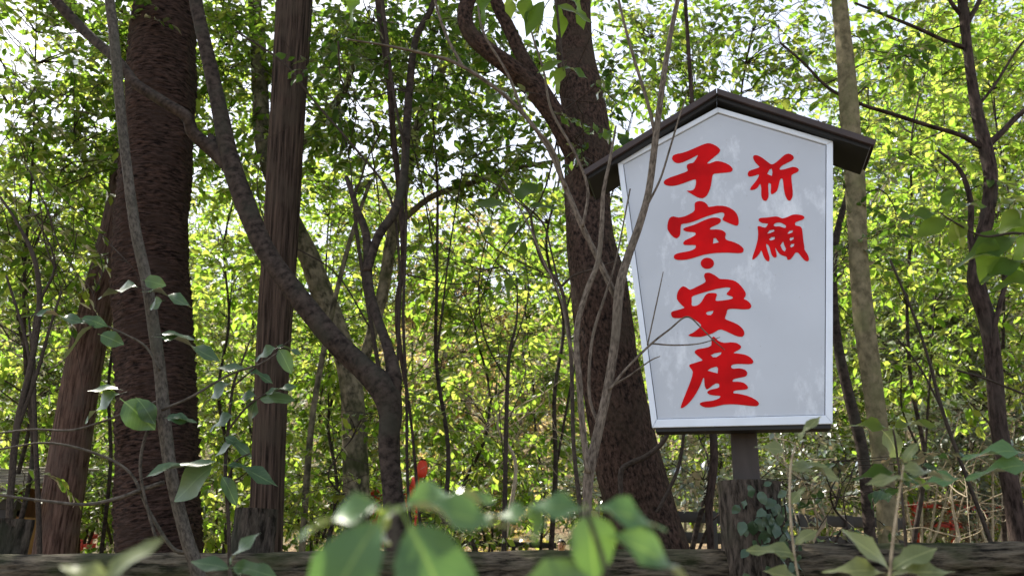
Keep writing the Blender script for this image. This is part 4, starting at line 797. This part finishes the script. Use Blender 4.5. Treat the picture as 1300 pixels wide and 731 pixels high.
# about 6 - 10 m away
understorey('slender evergreen with small dark leaves spreading over the hut and the reddish trunk', 20, 6.2, 11, (60, 0), [B(60, 50, 120, 80, 6.2, 1.7), B(100, 180, 110, 80, 6.3, 1.2), B(20, 330, 100, 80, 6.1, 1.6), B(15, 140, 60, 60, 6.2, 1.2), B(40, 598, 50, 26, 6.3, .7)], 'leaf_mid', .105, 101, n_obj=160)
understorey('bushy bright evergreen filling the gap beside the reddish leaning trunk', 30, 7.6, 11, (40, 250), [B(40, 430, 110, 90, 7.6, 1.0), B(100, 300, 90, 80, 7.7, .8), B(30, 520, 80, 50, 7.5, .7)], 'leaf_bright', .105, 102)
understorey('leafy young tree between the ringed trunk and the cedar trunk', 285, 7.4, 9, (290, 120), [B(285, 480, 60, 90, 7.4, 1.0), B(285, 330, 70, 90, 7.5, 1.0), B(280, 150, 70, 90, 7.4, .9), B(285, 600, 60, 60, 7.3, 1.0)], 'leaf_bright', .105, 103)
understorey('leafy young tree growing up close behind the curved limb', 418, 7.8, 9, (430, 220), [B(420, 520, 70, 90, 7.8, 1.0), B(430, 400, 80, 80, 7.9, 1.1), B(430, 270, 80, 80, 7.9, 1.1), B(420, 620, 60, 60, 7.8, .9)], 'leaf_bright', .105, 104)
understorey('wide leafy tree overhead between the cedar trunk and the leaning dark tree', 560, 6.0, 11, (560, 0), [B(470, 30, 110, 80, 6.0, 1.15), B(600, 50, 110, 80, 6.0, 1.15), B(560, 170, 110, 80, 6.1, 1.0), B(660, 160, 80, 70, 6.0, 1.0), B(430, 180, 80, 70, 6.1, 1.0)], 'leaf_mid', .105, 105, n_obj=240)
understorey('layered light green tree in the clearing beside the leaning trunk', 600, 7.8, 9, (620, 280), [B(600, 480, 110, 80, 7.8, .8), B(660, 400, 80, 70, 7.9, .7), B(560, 340, 90, 80, 7.8, 1.0), B(640, 590, 100, 60, 7.7, .9), B(545, 560, 70, 70, 7.7, .9)], 'leaf_bright', .11, 106)
understorey('sparse evergreen spreading dark twigs in the open sky above the sign roof', 880, 6.0, 12, (950, 0), [B(960, 40, 100, 60, 6.0, .9), B(885, 50, 60, 80, 6.1, .9), B(1010, 90, 60, 50, 6.0, .8), B(850, 130, 40, 60, 6.0, .8), B(960, 115, 80, 24, 6.0, .6)], 'leaf_mid', .09, 107, n_obj=200)
understorey('dense bright tree filling the slope behind the pale slim trunk', 1160, 7.2, 11, (1170, 60), [B(1170, 300, 100, 100, 7.2, .9), B(1150, 180, 80, 80, 7.3, .8), B(1200, 60, 100, 70, 7.3, .8), B(1120, 430, 80, 90, 7.2, .9)], 'leaf_bright', .105, 108)
understorey('dense bright tree rising behind the crooked slim tree', 1275, 7.6, 11, (1270, 40), [B(1270, 350, 90, 110, 7.6, 1.0), B(1270, 180, 80, 90, 7.7, 1.0), B(1280, 60, 70, 80, 7.6, .8), B(1220, 470, 80, 80, 7.6, .9)], 'leaf_bright', .105, 109)
understorey('leafy sapling growing in the shade below the sign', 890, 5.6, 7, (905, 520), [B(890, 590, 60, 50, 5.6, 1.0), B(960, 620, 40, 40, 5.7, .6), B(1030, 560, 50, 60, 5.8, .8)], 'leaf_silver', .07, 110, n_obj=60)
understorey('shaded big-leaved evergreen bush between the stump and the pale slim trunk', 1060, 4.0, 6, (1070, 560), [B(1065, 640, 45, 40, 4.0, .9), B(1085, 590, 40, 30, 4.0, .6)], 'leaf_glossy', .085, 111, n_obj=90)
understorey('leafy sapling in front of the mottled trunk with bright hanging leaves', 415, 5.4, 6, (440, 520), [B(430, 640, 50, 40, 5.4, .8), B(470, 540, 40, 50, 5.4, .5), B(560, 650, 60, 36, 5.4, .8)], 'leaf_bright', .075, 112, n_obj=100)
understorey('thin tree with airy foliage over the ringed trunk and the bright sky gap', 130, 7.0, 9, (150, 60), [B(150, 110, 90, 100, 7.0, 1.3), B(285, 60, 80, 90, 7.0, 1.6), B(120, 260, 80, 60, 7.1, 1.1), B(270, 200, 60, 70, 7.0, 1.0)], 'leaf_bright', .10, 113)
understorey('dark narrow tree standing behind the leaning trunk with leaves at its edge', 700, 7.4, 12, (700, 120), [B(690, 250, 70, 70, 7.4, 1.0), B(670, 340, 70, 60, 7.4, .9), B(800, 150, 50, 70, 7.4, 1.0), B(820, 50, 70, 60, 7.4, 1.0)], 'leaf_mid', .10, 114)

# about 11 - 19 m away: the inner wood
rng = np.random.default_rng(77)
tops = [(0, 190), (100, 210), (200, 270), (300, 270), (400, 210), (500, 200), (600, 260), (700, 270), (800, 200), (900, 230), (1000, 160), (1100, 110), (1200, 60), (1300, 40)]
tx_, ty_ = zip(*tops)
LAND = [(16, 'the hut'), (75, 'the reddish leaning trunk'), (199, 'the ringed trunk'), (290, 'the gap beside the ringed trunk'), (348, 'the grooved cedar trunk'), (430, 'the mottled trunk'), (495, 'the forked curved tree'), (610, 'the clearing'), (690, 'the bare sapling'), (780, 'the leaning dark trunk'), (870, 'the black curling vine'), (940, 'the sign'), (1030, 'the gable end of the sign'), (1100, 'the pale slim trunk'), (1180, 'the gap between the two slim trees'), (1260, 'the crooked slim tree'), (1330, 'the overhanging big-leaved shoot')]
def landmark(px): return min(LAND, key=lambda q: abs(q[0] - px))[1]
kk = 0
for row, (Yb, step) in enumerate(((11.5, 118), (15.5, 104))):
    for px in np.arange(-40 + 50 * row, 1350, step):
        px = float(px + rng.uniform(-20, 20)); Yt = Yb + rng.uniform(-1.4, 1.4); top = float(np.interp(px, tx_, ty_)) + rng.uniform(-30, 30)
        bl = []; y = 640.0
        while y > top:
            rx = rng.uniform(60, 88); ry = rng.uniform(42, 60); bl.append(B(px + rng.uniform(-34, 34), y, rx, ry, Yt + rng.uniform(-.5, .5), rng.uniform(.8, 1.2), depth=1.0)); y -= ry * 1.35
        amber = 520 < px < 700 and row == 1
        right_low = px > 800
        lm = 'leaf_amber' if amber else (('leaf_bright', 'leaf_mid', 'leaf_bright')[kk % 3])
        kk += 1
        adj = 'amber-leaved autumn' if amber else 'darker green' if lm == 'leaf_mid' else 'bright yellow-green'
        lab = f"{adj} tree {'in the deep wood' if row else 'in the inner wood'} behind {landmark(px)}"; grp = 'trees of the inner wood'
        understorey(lab, px, Yt, rng.uniform(3.5, 7), (px + rng.uniform(-20, 20), top), bl, lm, .125, 300 + kk, name='inner_wood_tree', group=grp, hi='mid', twig_len=.46, per=10, br=.016)
# low shrubs
for k, (px, Ys, y0, mat, lab) in enumerate([(100, 9.5, 640, 'leaf_bright', 'low bright shrub behind the hut corner'), (150, 9.0, 640, 'leaf_mid', 'low shrub between the reddish trunk and the ringed trunk'),
      (275, 8.6, 640, 'leaf_bright', 'low bright shrub between ringed trunk and cedar post'), (395, 8.4, 645, 'leaf_mid', 'low shrub at the foot of the mottled trunk'), (560, 9.0, 630, 'leaf_mid', 'low sunlit shrub beyond the red lantern'),
      (625, 10.0, 640, 'leaf_mid', 'low leafy shrub in front of the half-hidden person'), (760, 8.0, 640, 'leaf_silver', 'low dark glossy shrub behind the foot of the leaning trunk'), (870, 9.5, 620, 'leaf_silver', 'silvery glossy shrub seen under the sign beside the brown vine'),
      (960, 9.0, 630, 'leaf_silver', 'silvery glossy shrub behind the ivy stump'), (1040, 10.0, 620, 'leaf_silver', 'silvery glossy shrub above the dark wooden rail'), (1170, 9.4, 575, 'leaf_silver', 'tall silvery shrub in front of the vermilion railing'), (1260, 9.0, 560, 'leaf_silver', 'tall silvery shrub behind the crooked slim tree'),
      (1150, 10.5, 470, 'leaf_silver', 'tall silvery bush rising behind the pale slim trunk'), (1215, 10.8, 420, 'leaf_silver', 'tallest silvery bush between the two slim trees'), (1290, 10.4, 500, 'leaf_silver', 'silvery bush beyond the foot of the crooked slim tree'), (1240, 9.7, 655, 'leaf_silver', 'low silvery bush hugging the vermilion railing')]):
    bl = [B(px, y0, 66, 46, Ys, 1.0, .6), B(px + 30, y0 - 36, 44, 34, Ys + .2, .8, .5), B(px - 34, y0 - 20, 44, 34, Ys - .2, .8, .5)]
    stems = [lp([(px + dx, 690, 4), (px + dx * 2, 660, 3.5), (px + dx * 4, y0 - 20, 2)], Ys) for dx in (0, 7, -8, 12)]
    plant('shrub', lab, 'shrub', stems, bl, mat, .095, 'bark_straw' if mat == 'leaf_silver' else 'bark_twig', stem_name='stem', seed=500 + k, sides=6, tj=.3 if mat == 'leaf_silver' else .5, droop=.1 if mat == 'leaf_silver' else .3)

# ------------------------------------------------------------------ the far wood on the hillside
def far_wood():
    rng = np.random.default_rng(9); n = 150000
    nc = 1500; cx = rng.uniform(-60, 60, nc); cy = rng.uniform(22, 72, nc); keep = np.abs(cx) < cy * 0.85 + 3; cx, cy = cx[keep], cy[keep]; nc = len(cx)
    hz = np.array([hill(x, y) for x, y in zip(cx, cy)])
    hgt = rng.uniform(0.4, 3.2, nc) + np.where(cx > 0.12 * cy, 5.5 * rng.random(nc) * np.clip((cx - .12 * cy) / 10, 0, 1), 0) + np.where(cx < -.3 * cy, 2.5 * rng.random(nc), 0)
    c = np.column_stack([cx, cy, hz + hgt]); pick = rng.integers(0, nc, n)
    pos = c[pick] + nrm(rng.normal(size=(n, 3))) * (rng.random((n, 1)) ** .4) * np.array([1.7, 1.7, 1.1]) * rng.uniform(.6, 1.2, (nc, 1))[pick]
    d = rng.normal(size=(n, 3)); d[:, 2] = d[:, 2] * .5 - .3; nr = np.array([0, 0, .8]) + rng.normal(size=(n, 3)) * .6
    ln = rng.uniform(.16, .30, n); ww = np.full(n, .5)
    dense = pick % 7 != 0
    am = (pos[:, 0] > -8) & (pos[:, 0] < 4.5) & (pick % 5 < 3)
    for msk, mt, nm in ((~am, 'leaf_bright', 'far_wood'), (am, 'leaf_amber', 'far_amber_wood')):
        o = mass_leaves(nm, pos[msk], d[msk], nr[msk], ln[msk], ww[msk], mt, None, 'lo')
        tag(o, 'far green wood covering the hillside behind the trees' if nm == 'far_wood' else 'far amber autumn foliage on the hillside behind the clearing', 'wood')
far_wood()
for k, (px, Yt, wd) in enumerate([(150, 26, 9), (240, 30, 8), (310, 24, 9), (590, 24, 11), (565, 30, 9), (655, 28, 8), (1000, 25, 12), (1105, 23, 12), (1180, 27, 8), (845, 24, 10), (470, 27, 8), (30, 25, 9)]):
    x = P(px, 600, Yt)[0]; z = hill(x, Yt) - .3; s = Yt / F; rgk = random.Random(k)
    root = empty('far_trunk_tree', (x, Yt, z), f"tall thin tree {'high on' if Yt >= 27 else 'low on'} the far slope behind {landmark(px)}", 'tree', 'tall far trunks on the slope')
    pts = [(x, Yt, z)] + [(x + rgk.uniform(-.3, .3), Yt, z + 3.0 * j) for j in range(1, 5)]
    tube_obj('trunk', pts, [wd * s * .55, wd * s * .5, wd * s * .42, wd * s * .32, wd * s * .12], 'bark_mottled', root, 9, 40, lumpy, seed=k)
    p0 = np.array(pts[-1]); foliage(root, [np.array(pts)], [dict(c=p0 + [0, 0, -.5], r=np.array([2.2, 2.2, 1.8]), area=math.pi * 60 * 50, tau=.5, Y=Yt, sc=s)], 'leaf_mid', .2, hi='lo', seed=900 + k, twig_len=.9, br=.04)

# ------------------------------------------------------------------ hut, railings, lantern, person
def build_hut():
    plain('hut_wall', (0.30, 0.15, 0.06), .7, .25, 6, .3, stretch=(6, 6, .6)); plain('hut_roof', (0.26, 0.22, 0.19), .75, .2, 9, .4); plain('dark_wood', (0.022, 0.018, 0.015), .6, .3, 8)
    Yh = 7.1; e = P(26, 640, Yh); x1 = e[0]; zt = e[2]; x0 = x1 - 3.2
    root = empty('wooden_hut', (x1 - 1.6, Yh, 0), 'small ochre wooden hut with a pale sloping roof half hidden beyond the fence', 'hut')
    n = 16
    for i in range(n):
        a = x0 + .15 + (x1 - x0 - .3) * i / n; box_obj('plank', a, a + (x1 - x0 - .3) / n - .012, Yh + (i % 2) * .006, Yh + .04, 0.12, zt - .05, 'hut_wall', root, .004)
    for x in (x0 + .05, x1 - .15): box_obj('corner_post', x, x + .1, Yh - .05, Yh + .06, 0, zt - .04, 'dark_wood', root)
    box_obj('wall_plate', x0, x1, Yh - .06, Yh + .02, zt - .05, zt + .05, 'dark_wood', root)
    box_obj('back_wall', x0, x1, Yh + .8, Yh + .9, 0, zt + .2, 'hut_wall', root); box_obj('sill', x0, x1, Yh - .03, Yh + .05, 0, .115, 'dark_wood', root)
    for s in (x0 + .02, x1 - .08): box_obj('side_wall', s, s + .05, Yh + .062, Yh + .79, 0.02, zt - .1, 'hut_wall', root)
    for i in range(9):   # overlapping roof courses
        t0, t1 = i / 9, (i + 1.15) / 9
        V = [(xx, Yh - .3 + 1.4 * t, zt + .06 + .34 * t + dz + (.02 if t == t0 else 0)) for dz in (0, .025) for (xx, t) in ((x0 - .2, t0), (x1 + .05, t0), (x1 + .05, t1), (x0 - .2, t1))]
        mesh_np('roof_course', np.array(V), [np.array([(3, 2, 1, 0), (4, 5, 6, 7), (0, 1, 5, 4), (1, 2, 6, 5), (2, 3, 7, 6), (3, 0, 4, 7)])], 'hut_roof', root, smooth=False)
build_hut()
plain('vermilion', (0.62, 0.045, 0.02), .45, .12, 5, .1)
def railing(name, label, pxs, Y0, Y1, ys, mat, npost, th=.05, group=None):
    """posts and horizontal rails between two pixel columns"""
    a = P(pxs[0], 640, Y0); b = P(pxs[1], 640, Y1); a[2] = b[2] = 0; u = b - a; ln = np.linalg.norm(u); u /= ln
    fr = (a, u, np.array([-u[1], u[0], 0]), np.array([0, 0, 1.0])); root = empty(name, tuple(a), label, 'fence', group)
    zs = [P(pxs[0], y, Y0)[2] for y in ys]
    for k, z in enumerate(zs): box_obj('rail', -.1, ln + .1, -th * .5, th * .5, z - th, z + th, mat, root, .006, fr)
    for i in range(npost):
        x = ln * i / (npost - 1); box_obj('post', x - th * .8, x + th * .8, -th * .9, th * .9, -.1, max(zs) + .06, mat, root, .006, fr)
railing('vermilion_railing', 'bright vermilion painted railing glimpsed through silvery shrubs', (1160, 1330), 10.4, 10.9, (640, 664), 'vermilion', 5, .036)
railing('vermilion_railing', 'bit of vermilion painted railing low beyond the forked curved tree', (478, 545), 12.5, 12.5, (626, 690), 'vermilion', 2, .05)
railing('vermilion_railing', 'small bit of vermilion painted railing behind the ringed trunk', (114, 124), 13, 13, (680, 692), 'vermilion', 2, .035)
railing('wooden_railing', 'dark wooden railing crossing the shade under the sign', (845, 1130), 7.6, 7.6, (655, 681), 'dark_wood', 6, .05)
railing('wooden_railing', 'dark wooden railing beyond the low shrubs by the person', (560, 700), 15, 15, (688, 704), 'dark_wood', 4, .05)
def lantern():
    c = P(536, 595, 7.0); root = empty('red_lantern', (c[0], c[1], 0), 'small glowing-red rounded lantern on a thin stake beside the forked tree', 'lantern')
    plain('lantern_red', (0.72, 0.05, 0.02), .5, .08, 20)
    z = [-.075, -.07, -.05, -.02, .02, .05, .07, .075]; r = [.018, .029, .042, .047, .047, .041, .028, .017]
    tube_obj('shade', [(c[0], c[1], c[2] + t) for t in z], r, 'lantern_red', root, 24, 40, lambda a, L, rr, s: .0018 * math.sin(L * 420))
    tube_obj('cap', [(c[0], c[1], c[2] + t) for t in (.074, .088)], [.024, .022], 'dark_wood', root, 16, 4)
    tube_obj('stake', [(c[0] - .03, c[1] + .02, t) for t in (-.1, .5, c[2] - .074)], [.012, .012, .011], 'vermilion', root, 10, 10)
    for k, (dx, dz, w_) in enumerate(((-10, 18, .05), (-14, 30, .045), (-6, 27, .05), (-18, 40, .04), (-9, 40, .035))):
        p = P(536 + dx, 595 + dz, 7.0 + .04 * k); box_obj('streamer', p[0] - w_ * .5, p[0] + w_ * .5, p[1], p[1] + .006, p[2] - .055, p[2] + .055, 'vermilion', root, 0)
    tube_obj('streamer_arm', [(c[0] - .04, c[1] + .06, c[2] - .06), (c[0] - .09, c[1] + .08, c[2] - .10), (c[0] - .15, c[1] + .12, c[2] - .30)], [.006] * 3, 'vermilion', root, 8, 12)
lantern()
def person():
    Yp = 17.5; top = P(713, 686, Yp); x = top[0]; H = 1.52; gz = top[2] - H
    plain('skin', (0.62, 0.38, 0.29), .5, .05); plain('hair', (0.012, 0.009, 0.008), .4, .1); plain('coat', (0.05, 0.055, 0.075), .85, .15, 30); plain('trousers', (0.03, 0.03, 0.035), .85, .15, 30); plain('lips', (0.42, 0.12, 0.11), .5)
    root = empty('person', (x, Yp, max(gz, -.05)), 'person in a dark coat facing the fence, only the face showing over the rail', 'person')
    z0 = gz
    def skin(name, verts, edges, rad, mat):
        me = bpy.data.meshes.new(name); me.from_pydata([(a, b, c) for a, b, c in verts], edges, []); me.materials.append(MATS[mat])
        o = bpy.data.objects.new(name, me); link(o, root); o.location = (0, 0, gz - root.location.z)
        o.modifiers.new('skin', 'SKIN')
        for i, r in enumerate(rad): me.skin_vertices[0].data[i].radius = (r, r * .85)
        me.skin_vertices[0].data[0].use_root = True
        s = o.modifiers.new('sub', 'SUBSURF'); s.levels = 2; s.render_levels = 2; return o
    bv = [(0, 0, .80), (0, 0, 1.0), (0, 0, 1.2), (0, 0, 1.29), (0, -.01, 1.36), (0, -.02, 1.44), (0, -.01, 1.50), (.09, 0, .76), (.10, .01, .42), (.10, .02, .06), (.10, -.12, .03), (-.09, 0, .76), (-.10, .01, .42), (-.10, .02, .06), (-.10, -.12, .03),
          (.17, 0, 1.22), (.23, .01, .98), (.22, -.09, .78), (.22, -.13, .69), (-.17, 0, 1.22), (-.23, .01, .98), (-.22, -.09, .78), (-.22, -.13, .69)]
    be = [(0, 1), (1, 2), (2, 3), (3, 4), (4, 5), (5, 6), (0, 7), (7, 8), (8, 9), (9, 10), (0, 11), (11, 12), (12, 13), (13, 14), (2, 15), (15, 16), (16, 17), (17, 18), (2, 19), (19, 20), (20, 21), (21, 22)]
    br_ = [.13, .12, .13, .06, .075, .092, .07, .09, .06, .04, .035, .09, .06, .04, .035, .06, .045, .035, .03, .06, .045, .035, .03]
    skin('body', bv, be, br_, 'skin')
    skin('coat', [v for v in bv[:3]] + [(0, 0, 1.26), bv[15], bv[16], bv[17], bv[19], bv[20], bv[21], (0, 0, .62)], [(0, 1), (1, 2), (2, 3), (2, 4), (4, 5), (5, 6), (2, 7), (7, 8), (8, 9), (0, 10)], [.16, .15, .155, .075, .075, .06, .048, .075, .06, .048, .17], 'coat')
    skin('trousers', [bv[0], bv[7], bv[8], bv[9], bv[11], bv[12], bv[13]], [(0, 1), (1, 2), (2, 3), (0, 4), (4, 5), (5, 6)], [.14, .10, .075, .058, .10, .075, .058], 'trousers')
    off = gz - root.location.z; L0 = np.array(root.location)
    def lob(name, c, r, mat, cut=None):
        V, Fq = [], []; n, k = 16, 12
        for i in range(k + 1):
            for j in range(n):
                a, b = math.pi * i / k, 2 * math.pi * j / n
                p = np.array([r[0] * math.sin(a) * math.cos(b), r[1] * math.sin(a) * math.sin(b), r[2] * math.cos(a)])
                if cut and p[1] < cut[0] and p[2] < cut[1]: p[1] = max(p[1], cut[0])
                V.append(np.array([x, Yp, gz]) + np.array(c) + p)
        for i in range(k):
            for j in range(n): Fq.append((i * n + j, (i + 1) * n + j, (i + 1) * n + (j + 1) % n, i * n + (j + 1) % n))
        return mesh_np(name, np.array(V), [np.array(Fq)], mat, root)
    lob('hair', (0, .015, 1.455), (.095, .10, .10), 'hair', (-.03, .045))
    lob('nose', (0, -.105, 1.425), (.014, .02, .022), 'skin'); lob('mouth', (0, -.098, 1.385), (.024, .008, .007), 'lips')
    for s in (-1, 1): lob('eye', (s * .034, -.096, 1.45), (.014, .008, .006), 'hair'); lob('ear', (s * .083, 0, 1.435), (.012, .022, .03), 'skin')
person()
print('MASS LEAVES', NLEAF, 'objects', len(bpy.data.objects), 'tris', sum(len(m_.polygons) for m_ in bpy.data.meshes))
